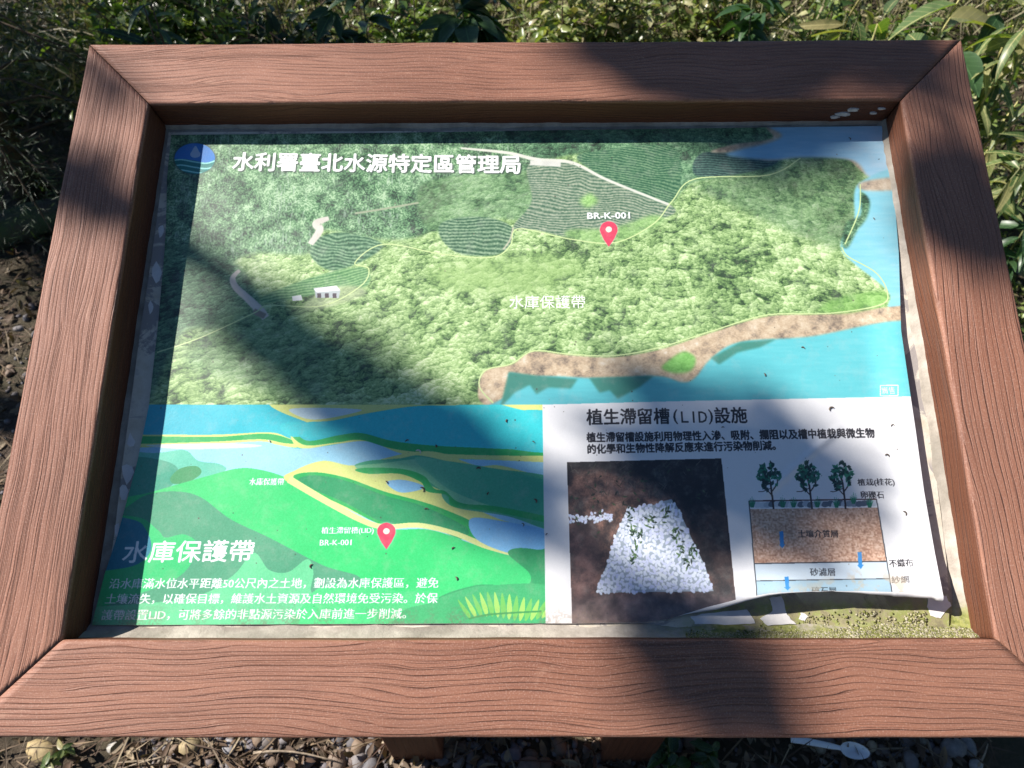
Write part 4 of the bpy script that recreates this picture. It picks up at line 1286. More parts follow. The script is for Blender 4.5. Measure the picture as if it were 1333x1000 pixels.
one_stone(690, 996, 0.030, (0.24, 0.17, 0.14), 'brown stone between the posts at the bottom edge')
one_stone(1240, 975, 0.024, (0.27, 0.25, 0.24), 'rounded grey stone right of the white spoon')
one_stone(1262, 973, 0.019, (0.33, 0.31, 0.30), 'pale rounded stone, rightmost of the grey pair')
one_stone(1272, 996, 0.017, (0.55, 0.52, 0.48), 'whitish pebble below the grey pair, right side')

# dry leaves, straw and twigs: one litter mass
litm = leafmat('litter', [(0.06, 0.035, 0.022), (0.11, 0.07, 0.04), (0.24, 0.17, 0.10), (0.09, 0.045, 0.03), (0.40, 0.32, 0.21), (0.08, 0.055, 0.04), (0.13, 0.085, 0.055)], 0.75, 0.1)
def leaf_strip(L_, W_, nseg, bend, fold, tip=1.0):
    """pointed leaf along +x, base at the origin: (verts, quads)"""
    vs = []
    ang = 0; x = z = 0
    for i in range(nseg + 1):
        t = i / nseg
        w_ = W_ * (math.sin(math.pi * min(1, t ** 0.75 * 1.0)) ** 0.8) * (1 - 0.15 * t) if 0 < i < nseg else W_ * 0.04
        vs += [(x, -w_ * 0.5, z + fold * w_), (x, 0, z), (x, w_ * 0.5, z + fold * w_)]
        ang -= bend / nseg
        x += L_ / nseg * math.cos(ang); z += L_ / nseg * math.sin(ang)
    fs = [(i * 3 + k, (i + 1) * 3 + k, (i + 1) * 3 + k + 1, i * 3 + k + 1) for i in range(nseg) for k in (0, 1)]
    return np.array(vs), np.array(fs)


def rotm(az, pitch, roll=0.0):
    return np.array((Matrix.Rotation(az, 3, 'Z') @ Matrix.Rotation(-pitch, 3, 'Y') @ Matrix.Rotation(roll, 3, 'X')))


class Leaves:
    """many leaves of one kind joined into one mesh"""
    def __init__(s, shapes): s.sh = shapes; s.p = []
    def put(s, p, az, pitch, sc_, roll=0.0):
        s.p.append((rnd.randrange(len(s.sh)), p[0], p[1], p[2], az, -pitch, roll, sc_))
    def arrays(s, n=0):
        P = np.array(s.p); vv, ff = [], []
        for k, (V, F) in enumerate(s.sh):
            q = P[P[:, 0] == k]
            if not len(q): continue
            ca, sa, cp, sp_, cr, sr = (f(q[:, c])[:, None] for c in (4, 5, 6) for f in (np.cos, np.sin))
            x, y, z = (V[None, :, c] * q[:, 7:8] for c in range(3))
            y, z = y * cr - z * sr, y * sr + z * cr
            x, z = x * cp + z * sp_, -x * sp_ + z * cp
            x, y = x * ca - y * sa, x * sa + y * ca
            vv.append((np.stack([x, y, z], -1) + q[:, None, 1:4]).reshape(-1, 3))
            ff.append((F[None] + (np.arange(len(q)) * len(V))[:, None, None]).reshape(-1, F.shape[1]) + n)
            n += len(vv[-1])
        return np.concatenate(vv), np.concatenate(ff)
    def build(s, name, mat, parent=None):
        V, F = s.arrays()
        return link(name, np_mesh(name, V, F), mat, parent)


dl = Leaves([leaf_strip(1, rnd.uniform(0.25, 0.5), 4, rnd.uniform(-1.6, 1.6), rnd.uniform(0.1, 0.7)) for _ in range(6)])
for k in range(9500):
    if k < 5500: x, y = rnd.uniform(-2.6, -0.45), rnd.uniform(-0.35, 2.2)
    elif k < 7300: x, y = rnd.uniform(-0.8, 0.9), rnd.uniform(-0.42, 0.0)
    else: x, y = rnd.uniform(-3, 3.2), rnd.uniform(0.6, 4.5)
    dl.put((x, y, gz(x, y) + rnd.uniform(0.002, 0.02)), rnd.uniform(0, 6.3), rnd.gauss(0, 0.35), rnd.uniform(0.015, 0.045), rnd.uniform(-0.8, 0.8))
st_ = Leaves([leaf_strip(1, 0.035, 3, rnd.uniform(-0.5, 0.5), 0.3) for _ in range(4)])
for k in range(7500):
    if k < 4500: x, y = rnd.uniform(-2.4, -0.45), rnd.uniform(-0.35, 1.8)
    elif k < 5600: x, y = rnd.uniform(-0.8, 0.9), rnd.uniform(-0.42, 0.0)
    else: x, y = rnd.uniform(-3, 3), rnd.uniform(0.5, 4)
    st_.put((x, y, gz(x, y) + rnd.uniform(0.004, 0.03)), rnd.uniform(0, 6.3), rnd.gauss(0, 0.2), rnd.uniform(0.03, 0.12))
V1, F1 = dl.arrays(); V2, F2 = st_.arrays(len(V1))
tag(link('leaf_litter', np_mesh('leaf_litter', np.concatenate([V1, V2]), np.concatenate([F1, F2])), litm), 'dry brown leaves and straw lying over the soil round the sign', kind='stuff')

# twigs one can tell apart
twm = plain('dry_twig_bark', (0.30, 0.24, 0.17), 0.8, 120, 0.4)
def twig(p0, p1, r, lab, k=6, mat=None, name='twig', group='dry twigs and stalks'):
    mb = MB(); p0, p1 = Vector(p0), Vector(p1)
    off = Vector((rnd.uniform(-1, 1), rnd.uniform(-1, 1), rnd.uniform(0, 1))) * (p1 - p0).length * 0.06
    pts = [p0.lerp(p1, i / k) + off * math.sin(math.pi * i / k) for i in range(k + 1)]
    base = pts[0].copy()
    pts = [p - base for p in pts]
    mb.tube(pts, [r * (1 - 0.55 * i / k) for i in range(k + 1)], 6)
    o = mb.build(name, mat or twm); o.location = base
    tag(o, lab, 'twig', group)
def g(u, v, h=0.02):
    p = at(u, v, h); return p
twig(g(1206, 962), g(1222, 1004), 0.0030, 'straight pale twig on the gravel right of the white spoon')
twig(g(1232, 960), g(1238, 1003), 0.0035, 'grey forked root left of the grey stone pair')
twig(g(1270, 1003), g(1286, 968, 0.05), 0.0025, 'pale twig leaning right of the whitish pebble')
twig(g(215, 985, 0.03), g(150, 1004), 0.002, 'thin dark twig below the whitish stone')
twig(g(330, 980, 0.03), g(440, 992), 0.0028, 'long brown twig lying under the lower board, left half')
twig(g(595, 965, 0.02), g(590, 998), 0.002, 'thin upright straw right of the left front post')

# plastic spoon
spm2 = newmat('white_plastic'); spm2[2].inputs['Base Color'].default_value = (0.80, 0.81, 0.84, 1); spm2[2].inputs['Roughness'].default_value = 0.3
spm2[2].inputs['Subsurface Weight'].default_value = 0.1
sp0, sp1 = at(1035, 963, 0.035), at(1124, 979, 0.035)
spoon = empty('plastic_spoon', (sp0 + sp1) / 2)
tag(spoon, 'white plastic spoon lying on the gravel below the right half of the lower board', 'spoon')
dv = (sp1 - sp0); Ls = dv.length * 1.15; azs = math.atan2(dv.y, dv.x)
spoon.rotation_euler = (0.25, 0.05, azs)
vs = []
for i in range(13):
    t = i / 12; x = -Ls * 0.5 + t * Ls * 0.66
    w_ = 0.0052 + 0.0022 * (1 - t) ** 2 - 0.0012 * math.exp(-((t - 0.95) / 0.1) ** 2)
    z = 0.006 * math.sin(math.pi * t)
    for a, b in ((-w_, 0.0015), (-w_ * 0.6, 0.0), (w_ * 0.6, 0.0), (w_, 0.0015), (w_ * 0.9, 0.003), (-w_ * 0.9, 0.003)): vs.append((x, a, z + b))
fs = [(i * 6 + k, (i + 1) * 6 + k, (i + 1) * 6 + (k + 1) % 6, i * 6 + (k + 1) % 6) for i in range(12) for k in range(6)] + [(0, 1, 2, 3, 4, 5)]
link('handle', mesh('handle', vs, fs, True), spm2[0], spoon)
vs, fs = [], []
for rr in range(7):
    q = rr / 6
    for k in range(20):
        a = 2 * math.pi * k / 20
        ex_, ey_ = Ls * 0.19 * q * math.cos(a), 0.0145 * q * math.sin(a) * (1 - 0.12 * math.cos(a))
        vs.append((Ls * 0.325 + ex_, ey_, 0.0045 - 0.0075 * (1 - q * q)))
for rr in range(6):
    for k in range(20): fs.append((rr * 20 + k, (rr + 1) * 20 + k, (rr + 1) * 20 + (k + 1) % 20, rr * 20 + (k + 1) % 20))
n = len(vs); vs += [(x, y, z - 0.0012) for x, y, z in vs]; fs += [tuple(i + n for i in f[::-1]) for f in fs[:120]]
for k in range(20): fs.append((120 + k, 120 + (k + 1) % 20, n + 120 + (k + 1) % 20, n + 120 + k))
link('bowl', mesh('bowl', vs, fs, True), spm2[0], spoon)

# ================================================================ plants
GR = lambda f: [tuple(x * f for x in c) for c in ((0.035, 0.075, 0.018), (0.06, 0.12, 0.025), (0.10, 0.165, 0.035), (0.15, 0.20, 0.05))]
small_leaf = [leaf_strip(1, rnd.uniform(0.4, 0.6), 3, rnd.uniform(0, 0.9), rnd.uniform(0.1, 0.4)) for _ in range(5)]
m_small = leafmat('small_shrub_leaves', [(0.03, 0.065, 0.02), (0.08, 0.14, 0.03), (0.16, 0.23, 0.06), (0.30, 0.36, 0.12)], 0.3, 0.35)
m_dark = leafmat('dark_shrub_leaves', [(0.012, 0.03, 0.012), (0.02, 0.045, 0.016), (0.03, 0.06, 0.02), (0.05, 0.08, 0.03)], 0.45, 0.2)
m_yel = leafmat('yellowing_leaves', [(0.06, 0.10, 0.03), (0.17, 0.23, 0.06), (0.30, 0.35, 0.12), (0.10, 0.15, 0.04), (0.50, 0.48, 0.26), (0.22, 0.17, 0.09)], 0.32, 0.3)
m_stem = plain('green_stem', (0.10, 0.11, 0.04), 0.6, 60, 0.4)
m_bstem = plain('brown_stem', (0.11, 0.08, 0.05), 0.8, 60, 0.4)
m_ystem = plain('yellow_cane', (0.36, 0.33, 0.12), 0.6, 60, 0.35)


def shrub(name, lab, x, y, rx, ry, h, nleaf, lsz, lm, sm, group, nst=14, up=0.5, cat='shrub'):
    z0 = gz(x, y)
    root = empty(name, (x, y, z0)); tag(root, lab, cat, group)
    st = MB(); lv = Leaves(small_leaf); tips = []
    for k in range(nst):
        a = rnd.uniform(0, 6.3); q = math.sqrt(rnd.random())
        tx, ty = rx * q * math.cos(a), ry * q * math.sin(a); tz = h * rnd.uniform(0.6, 1) * (1 - 0.35 * q * q)
        pts = [(tx * 0.15, ty * 0.15, -0.03), (tx * 0.4, ty * 0.4, tz * 0.45), (tx * 0.75 + rnd.uniform(-.03, .03), ty * 0.75, tz * 0.8), (tx, ty, tz)]
        st.tube(pts, [0.006, 0.004, 0.0028, 0.0012], 5)
        tips.append([Vector(p) for p in pts])
        for j in range(5):
            b0 = Vector(pts[1]).lerp(Vector(pts[3]), rnd.random()); e = b0 + Vector((rnd.uniform(-1, 1), rnd.uniform(-1, 1), rnd.uniform(0, 1))) * 0.16 * h / 0.6
            st.tube([b0, b0.lerp(e, 0.5) + Vector((0, 0, 0.012)), e], [0.0022, 0.0016, 0.0008], 4, False)
            tips.append([b0, b0, b0.lerp(e, 0.5), e])
    for k in range(nleaf):
        t = tips[rnd.randrange(len(tips))]; s_ = rnd.random() ** 0.6 * 2 + 0.6
        i = min(2, int(s_)); p = t[i].lerp(t[i + 1] if i < 3 else t[3], s_ - i)
        p = p + Vector((rnd.gauss(0, 1), rnd.gauss(0, 1), rnd.gauss(0, 1))) * 0.022
        lv.put(p, rnd.uniform(0, 6.3), rnd.gauss(up, 0.5), lsz * rnd.uniform(0.6, 1.3), rnd.gauss(0, 0.5))
    st.build('stems', sm, root)
    tag(lv.build('foliage', lm, root), kind='stuff')
    return root


# far background: rank undergrowth as one mass
ug = Leaves(small_leaf)
for k in range(46000):
    x = rnd.uniform(-2.6, 3.6); y = 2.0 + rnd.random() ** 1.3 * 2.6
    if math.sin(x * 6.1 + 2 * math.sin(y * 3)) + math.sin(y * 7.7 + x * 3.3) < -0.75: continue
    top = 0.50 + 0.10 * math.sin(x * 3.1 + y) + 0.09 * math.sin(x * 7.3 - y * 4) + 0.06 * math.sin(x * 17 + y * 9)
    top *= 0.45 + 0.6 * sst((y - 2.0) / 0.7)
    z = gz(x, y) + abs(top) * (1 - rnd.random() ** 1.7)
    ug.put((x, y, z), rnd.uniform(0, 6.3), rnd.gauss(0.3, 0.5), rnd.uniform(0.022, 0.06), rnd.gauss(0, 0.6))
tang = Leaves([leaf_strip(1, 0.022, 4, rnd.uniform(-1.2, 1.6), 0.3) for _ in range(5)])
for k in range(9000):
    x = rnd.uniform(-2.6, 3.4); y = 1.75 + rnd.random() * 2.2
    tang.put((x, y, gz(x, y) + rnd.uniform(0.05, 0.5)), rnd.uniform(0, 6.3), rnd.gauss(0.7, 0.5), rnd.uniform(0.12, 0.38), rnd.gauss(0, 0.6))
m_tang = leafmat('tangled_stalks', [(0.05, 0.05, 0.02), (0.30, 0.26, 0.14), (0.10, 0.12, 0.04), (0.46, 0.40, 0.26), (0.16, 0.17, 0.06)], 0.6, 0.1)
tag(tang.build('tangled_stalks', m_tang), 'tangle of thin dry and green stalks among the plants behind the sign', kind='stuff')
tag(ug.build('undergrowth', m_yel), 'sunlit yellow green ground cover filling the slope behind the shrubs', kind='stuff')
ug2 = Leaves(small_leaf)
for k in range(15000):
    x = rnd.uniform(0.55, 2.6); y = rnd.uniform(0.1, 1.9)
    z = gz(x, y) + (0.10 + 0.06 * math.sin(x * 9 + y * 5)) * rnd.random() ** 0.6
    ug2.put((x, y, z), rnd.uniform(0, 6.3), rnd.gauss(0.3, 0.5), rnd.uniform(0.012, 0.034), rnd.gauss(0, 0.6))
tag(ug2.build('ground_cover', m_yel), 'low pale green creeping plants on the ground right of the sign', kind='stuff')

SH = 'small leaved shrubs behind the sign'
for lab, u_, y_, rx, ry, h_, n_, ls_, m1 in (
        ('fresh green small leaved shrub behind the left part of the upper board', 235, 1.75, .26, .2, .82, 2600, .036, m_small),
        ('bright small leaved shrub left of the dark gap behind the upper board', 300, 1.55, .15, .15, .74, 1200, .036, m_small),
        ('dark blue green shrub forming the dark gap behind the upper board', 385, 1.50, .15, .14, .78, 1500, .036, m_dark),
        ('green shrub behind the middle of the upper board', 520, 1.75, .24, .2, .72, 2000, .034, m_small),
        ('yellowish shrub right of the middle behind the upper board', 760, 1.80, .26, .2, .72, 2000, .034, m_yel),
        ('pale shrub behind the right part of the upper board', 930, 1.85, .26, .2, .74, 2200, .034, m_yel),
        ('pale green shrub behind the canes', 1090, 1.70, .22, .2, .66, 1600, .034, m_small),
        ('green shrub behind the upper right corner of the frame', 1230, 1.45, .24, .2, .56, 1600, .03, m_yel),
        ('small leaved shrub in half shade behind the upper left corner of the frame', 120, 1.45, .18, .16, .52, 1100, .028, m_small)):
    d_ = at(u_, 30, 0) - CAM; x_ = CAM.x + d_.x * (y_ - CAM.y) / d_.y
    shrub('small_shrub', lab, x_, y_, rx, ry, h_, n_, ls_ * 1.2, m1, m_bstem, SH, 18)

# dark conifer upper left: drooping sprays of needles
con = empty('conifer', (-1.75, 1.55, gz(-1.75, 1.55)))
tag(con, 'dark feathery conifer in deep shade at the upper left corner', 'conifer')
tb = MB(); tb.tube([(0, 0, -0.1), (0.02, 0.0, 0.8), (0, 0.03, 2.0), (0, 0, 3.0)], [0.06, 0.05, 0.03, 0.008], 8); tb.build('trunk', m_bstem, con)
nb = MB(); nl = Leaves([leaf_strip(1, 0.10, 2, 0.3, 0.2), leaf_strip(1, 0.08, 2, -0.2, 0.2)])
for k in range(120):
    z = 0.15 + 2.7 * (k / 120); L_ = (0.72 - 0.2 * z) * rnd.uniform(0.7, 1.1); a = k * 2.4 + rnd.uniform(-.3, .3)
    pts = [Vector((math.cos(a) * L_ * t, math.sin(a) * L_ * t, z + 0.12 * t - 0.42 * t * t)) for t in (0, .33, .66, 1)]
    nb.tube(pts, [0.006, 0.004, 0.003, 0.0015], 5)
    for j in range(46):
        t = rnd.uniform(0.2, 1) * 3; i = min(2, int(t)); p = pts[i].lerp(pts[i + 1], t - i)
        sa = a + rnd.choice((-1, 1)) * rnd.uniform(0.5, 1.1)
        L2 = rnd.uniform(0.08, 0.2)
        for m3 in range(9):
            pp = p + Vector((math.cos(sa), math.sin(sa), -0.35)) * L2 * m3 / 9
            nl.put(pp, sa + rnd.choice((-0.7, 0.7)) + rnd.uniform(-.2, .2), rnd.gauss(-0.1, 0.4), rnd.uniform(0.02, 0.045), rnd.uniform(-1, 1))
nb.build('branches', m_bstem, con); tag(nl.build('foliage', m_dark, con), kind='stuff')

# broad leaved weeds: each leaf an object
def lobed_leaf(r):
    """three lobed leaf with raised veins, base at the origin along +x; unit length"""
    vs, fs = [(0, 0, 0)], []
    def lobe(ang, L_, W_, n=6):
        b = len(vs); ca, sa = math.cos(ang), math.sin(ang)
        for i in range(1, n + 1):
            t = i / n; w_ = W_ * math.sin(math.pi * (0.12 + 0.88 * t)) if i < n else 0.006
            dz = -0.28 * (L_ * t) ** 2 + r.uniform(-0.01, 0.01)
            for s_ in (-1, 0, 1):
                x, y = L_ * t, s_ * w_ * 0.5 + (r.uniform(-0.012, 0.012) if s_ else 0)
                vs.append((x * ca - y * sa, x * sa + y * ca, dz + (0.09 * w_ / W_ if s_ else 0)))
        fs.append((0, b, b + 1)); fs.append((0, b + 1, b + 2))
        for i in range(n - 1):
            for k in (0, 1): fs.append((b + i * 3 + k, b + (i + 1) * 3 + k, b + (i + 1) * 3 + k + 1, b + i * 3 + k + 1))
    lobe(0, 1.0, 0.38); lobe(0.72, 0.78, 0.30); lobe(-0.72, 0.78, 0.30); 
    return mesh('leaf', vs, fs, True)


def lance_leaf(r, W=0.22):
    V, F = leaf_strip(1, W * r.uniform(0.8, 1.2), 8, r.uniform(0.3, 1.3), 0.22)
    V[:, 1] += 0.04 * np.sin(V[:, 0] * 3) * r.uniform(-1, 1)
    return mesh('leaf', V, [tuple(int(i) for i in f) for f in F], True)


lr = random.Random(3)
def mk_leaf_mat(name, cols, trans=0.3):
    m, nt, b = newmat(name)
    r = nt.nodes.new('ShaderNodeObjectInfo').outputs['Random']
    co = objcoord(nt)
    c = ramp(nt, r, [(i / (len(cols) - 1), q) for i, q in enumerate(cols)])
    sp = nt.nodes.new('ShaderNodeSeparateXYZ'); nt.links.new(co, sp.inputs[0])
    # veins: midrib and side veins, printed by the leaf itself
    side = math_(nt, 'FRACT', math_(nt, 'MULTIPLY', math_(nt, 'SUBTRACT', sp.outputs[0], math_(nt, 'ABSOLUTE', sp.outputs[1])), 9.0))
    vein = math_(nt, 'MAXIMUM', math_(nt, 'LESS_THAN', math_(nt, 'ABSOLUTE', sp.outputs[1]), 0.009), math_(nt, 'MULTIPLY', math_(nt, 'LESS_THAN', side, 0.10), 0.5))
    c = mix(nt, math_(nt, 'MULTIPLY', vein, 0.45), c, tuple(min(1, x * 2.4 + 0.03) for x in cols[-1]))
    c = mix(nt, ramp(nt, noise(nt, co, 5, 4), [(0.5, (0,) * 3), (0.75, (0.55,) * 3)]), c, tuple(x * 0.6 for x in cols[0]))
    nt.links.new(c, b.inputs['Base Color']); b.inputs['Roughness'].default_value = 0.38
    bump(nt, b, vein, 0.3, 0.02)
    tr = nt.nodes.new('ShaderNodeBsdfTranslucent'); nt.links.new(mix(nt, 1.0, c, (1.5, 1.8, 0.4), 'MULTIPLY'), tr.inputs[0])
    ms = nt.nodes.new('ShaderNodeMixShader'); ms.inputs[0].default_value = trans
    nt.links.new(b.outputs[0], ms.inputs[1]); nt.links.new(tr.outputs[0], ms.inputs[2]); nt.links.new(ms.outputs[0], nt.nodes['Material Output'].inputs[0])
    return m


ML_dark = mk_leaf_mat('broad_dark_leaf', [(0.022, 0.055, 0.022), (0.035, 0.08, 0.03), (0.05, 0.105, 0.038)])
ML_lite = mk_leaf_mat('broad_pale_leaf', [(0.07, 0.12, 0.04), (0.11, 0.17, 0.06), (0.19, 0.23, 0.09), (0.30, 0.26, 0.12)], 0.35)
LOB = [lobed_leaf(lr) for _ in range(3)]; LAN = [lance_leaf(lr) for _ in range(4)]; ROUND = [lance_leaf(lr, 0.55) for _ in range(3)]
def matset(meshes, mat):
    out = []
    for me in meshes:
        c = me.copy(); c.materials.append(mat); out.append(c)
    return out
LOBd, LANd, LANp, LOBp, RNDd, RNDp = matset(LOB, ML_dark), matset(LAN, ML_dark), matset(LAN, ML_lite), matset(LOB, ML_lite), matset(ROUND, ML_dark), matset(ROUND, ML_lite)


def weed(name, lab, u, v, z, stems, leafset, lsz, nl, sm, group, cat='weed', spread=0.12, top=None):
    """plant whose crown is seen at photo pixel (u, v) at height z; stems rise from the ground below"""
    p = at(u, v, z); bx_, by_ = p.x + rnd.uniform(-.04, .04), p.y + 0.03
    z0 = gz(bx_, by_)
    root = empty(name, (bx_, by_, z0)); tag(root, lab, cat, group)
    for k in range(stems):
        tx, ty = (p.x - bx_) + rnd.uniform(-spread, spread), (p.y - by_) + rnd.uniform(-spread, spread) * 0.7
        tz = (z - z0) * rnd.uniform(0.85, 1.12)
        pts = [Vector((tx * 0.2, ty * 0.2, -0.03)), Vector((tx * 0.5 + rnd.uniform(-.02, .02), ty * 0.5, tz * 0.5)), Vector((tx, ty, tz))]
        mb = MB(); mb.tube([pts[0], pts[0].lerp(pts[1], .5), pts[1], pts[1].lerp(pts[2], .5), pts[2]], [0.0045, 0.004, 0.0035, 0.003, 0.0018], 6)
        mb.build('stem', sm, root)
        for j in range(nl):
            t = 0.62 + 0.38 * (j + 1) / nl
            q = pts[1].lerp(pts[2], (t - 0.5) * 2) if t > 0.5 else pts[0].lerp(pts[1], t * 2)
            a = j * 2.3 + k * 1.1 + rnd.uniform(-.4, .4)
            o = link('leaf', leafset[rnd.randrange(len(leafset))], None, root)
            s_ = lsz * rnd.uniform(0.65, 1.15)
            o.location = q; o.scale = (s_,) * 3
            o.rotation_euler = (rnd.gauss(0, 0.35), rnd.gauss(0.15, 0.3), a)
    return root


WG = 'broad leaved weeds behind the sign'
weed('lobed_weed', 'large dark weed with pointed three lobed leaves over the middle of the upper board', 620, 2, 0.74, 4, LOBd, 0.15, 9, m_stem, WG, spread=0.10)
weed('lobed_weed', 'dark lobed weed left of the largest one, its leaves hanging low', 450, 20, 0.66, 3, LOBd, 0.10, 8, m_stem, WG, spread=0.07)
weed('lobed_weed', 'dark lobed weed between the canes right of the middle', 1000, 6, 0.70, 3, LOBd, 0.11, 9, m_stem, WG, spread=0.07)
weed('broad_weed', 'glossy blue green weed with long drooping leaves behind the upper left corner', 185, 25, 0.66, 3, LANd, 0.14, 8, m_bstem, WG, spread=0.07)
weed('broad_weed', 'low green weed just left of the yellow canes', 355, 18, 0.66, 2, LANp, 0.07, 5, m_bstem, WG, spread=0.06)
weed('lobed_weed', 'pale narrow leaved weed at the foot of the canes behind the upper board', 1130, 26, 0.66, 4, LANp, 0.13, 9, m_stem, WG, spread=0.08)
weed('broad_weed', 'large leaved pale weed above the upper right corner of the frame', 1205, 20, 0.74, 3, RNDp, 0.16, 6, m_ystem, WG, spread=0.10)
weed('broad_weed', 'dark round leaved weed right of the pale large leaved one', 1290, 18, 0.78, 3, RNDd, 0.12, 6, m_stem, WG, spread=0.09)
LG = 'long leaved plants right of the sign'
weed('long_leaved_plant', 'long leaved plant rising highest at the upper right edge', 1318, 45, 0.74, 4, LANp, 0.12, 13, m_ystem, LG, spread=0.08)
weed('long_leaved_plant', 'long leaved plant beside the upper right corner, second from the top', 1312, 120, 0.62, 4, LANp, 0.11, 13, m_ystem, LG, spread=0.07)
weed('long_leaved_plant', 'green long leaved plant level with the shaded patch of the right board', 1325, 205, 0.54, 4, LANp, 0.11, 13, m_stem, LG, spread=0.06)
weed('long_leaved_plant', 'lowest long leaved plant, dark, beside the right board', 1345, 300, 0.42, 3, LANd, 0.12, 11, m_stem, LG, spread=0.04)
weed('broad_weed', 'small dark leaved weed in the gap between frame corner and long leaved plants', 1290, 105, 0.40, 2, LANd, 0.07, 6, m_stem, WG, spread=0.06)
weed('ground_weed', 'small bright green weed beside the yellowish stone at the lower left', 68, 982, 0.06, 3, RNDp, 0.03, 4, m_stem, 'low weeds at the foot of the sign', spread=0.03)
weed('ground_weed', 'dark oval leaved weed on the gravel just right of the front right post', 885, 985, 0.09, 3, RNDd, 0.045, 5, m_stem, 'low weeds at the foot of the sign', spread=0.04)
weed('ground_weed', 'dark leafy weed left of the white spoon', 948, 990, 0.08, 3, RNDd, 0.04, 5, m_stem, 'low weeds at the foot of the sign', spread=0.04)

# canes and dry stalks behind the sign
def cane(u0, v0, h0, u1, v1, h1, r, mat, lab):
    twig(at(u0, v0, h0), at(u1, v1, h1), r, lab, 8, mat, 'stalk', 'stalks and canes behind the sign')
cane(920, 70, 0.30, 920, -60, 0.80, 0.0042, m_stem, 'upright green cane crossing the strip of bushes, right of the middle')
cane(1047, 65, 0.35, 1048, -60, 0.80, 0.0040, m_ystem, 'yellow upright cane, left of the two yellow canes')
cane(1066, 65, 0.35, 1058, -60, 0.82, 0.0040, m_ystem, 'yellow upright cane, right of the two yellow canes')
cane(1086, 75, 0.40, 1145, -35, 0.80, 0.0042, m_ystem, 'slanting forked yellow cane leaning right above the upper board')
cane(1078, 70, 0.40, 1102, 15, 0.62, 0.0028, m_ystem, 'short yellow side shoot beside the slanting cane')
cane(905, 75, 0.30, 880, -30, 0.75, 0.0028, m_bstem, 'thin dark stalk left of the upright green cane')
cane(955, 70, 0.35, 915, 18, 0.55, 0.0028, m_bstem, 'slanting dark stalk right of the upright green cane')
cane(528, 70, 0.35, 480, -20, 0.78, 0.0030, m_bstem, 'slanting dark stalk left of the big lobed weed')
cane(535, 65, 0.3, 525, -40, 0.8, 0.0045, m_bstem, 'thick brown stalk just left of the big lobed weed')
cane(733, 60, 0.35, 752, 12, 0.55, 0.0025, m_ystem, 'short pale straw right of the big lobed weed')
cane(793, 70, 0.3, 795, -30, 0.7, 0.0040, m_bstem, 'dark upright stalk above the start of the shaded part of the upper board')
cane(833, 66, 0.35, 848, 25, 0.5, 0.0022, twm, 'pale straw, left of a pair, above the shaded upper board')
cane(848, 66, 0.35, 854, 32, 0.48, 0.0022, twm, 'pale straw, right of a pair, above the shaded upper board')
cane(264, 70, 0.3, 262, -30, 0.7, 0.0050, twm, 'grey brown upright stalk in the bright small leaved shrub')
cane(313, 60, 0.4, 345, 15, 0.6, 0.0028, twm, 'pale dead stalk, left leg of the crossed pair behind the upper board')
cane(347, 60, 0.4, 328, 22, 0.58, 0.0024, twm, 'pale dead stalk, right leg of the crossed pair behind the upper board')
cane(375, 62, 0.4, 355, 20, 0.6, 0.0022, twm, 'thin pale stalk in front of the dark gap')
cane(1262, 200, 0.15, 1320, 60, 0.60, 0.0050, m_ystem, 'pale yellow cane beside the upper right corner, thicker one')
cane(1290, 215, 0.2, 1333, 110, 0.5, 0.0040, m_bstem, 'dark stalk beside the right board')
cane(1300, 180, 0.30, 1345, 150, 0.4, 0.0035, m_bstem, 'nearly level dark branch beside the right board')
cane(1310, 290, 0.2, 1345, 230, 0.35, 0.0035, twm, 'pale low stalk beside the right board')
cane(1050, 62, 0.35, 1020, -10, 0.6, 0.0022, m_bstem, 'thin brown stalk leaning left behind the lobed weed between the canes')
cane(690, 65, 0.3, 760, 0, 0.6, 0.0030, m_ystem, 'curved yellowish stalk right of the big lobed weed')

# fallen log on the left, mossy
logm, nt_, b_ = newmat('mossy_log')
co_ = objcoord(nt_)
c_ = mix(nt_, ramp(nt_, noise(nt_, co_, 6, 5, 0.7), [(0.4, (0,) * 3), (0.6, (1,) * 3)]), (0.07, 0.06, 0.045), (0.05, 0.10, 0.03))
nt_.links.new(c_, b_.inputs['Base Color']); b_.inputs['Roughness'].default_value = 0.85
bump(nt_, b_, noise(nt_, co_, 40, 6, 0.7), 0.8, 0.01)
mb = MB(); pa, pb = at(-60, 305, 0.09), at(130, 250, 0.09)
mb.tube([pa - pa, (pb - pa) * .25, (pb - pa) * .5 + Vector((0, 0, .01)), (pb - pa) * .75, (pb - pa)], [0.062, 0.058, 0.055, 0.05, 0.045], 14)
o = mb.build('fallen_log', logm); o.location = (pa.x, pa.y, gz(pa.x, pa.y) + 0.045)
tag(o, 'mossy green fallen log on the ground left of the frame', 'log')

# ================================================================ trees whose shade falls on the sign, and trees added to block sky
barkm = plain('tree_bark', (0.14, 0.11, 0.08), 0.9, 25, 0.4, 0.8, 0.02)
m_canopy = leafmat('tree_leaves', [(0.03, 0.07, 0.02), (0.05, 0.10, 0.025), (0.08, 0.13, 0.03)], 0.5, 0.25)
big_leaf = [leaf_strip(1, 0.45, 3, 0.5, 0.2) for _ in range(3)]


def sh(u, v, L_, z=0.0):
    """the point L_ metres towards the sun from where photo pixel (u, v) meets the sign's face"""
    q = on(u, v, z); return p2w(q.x, q.y, q.z) + SUN * L_


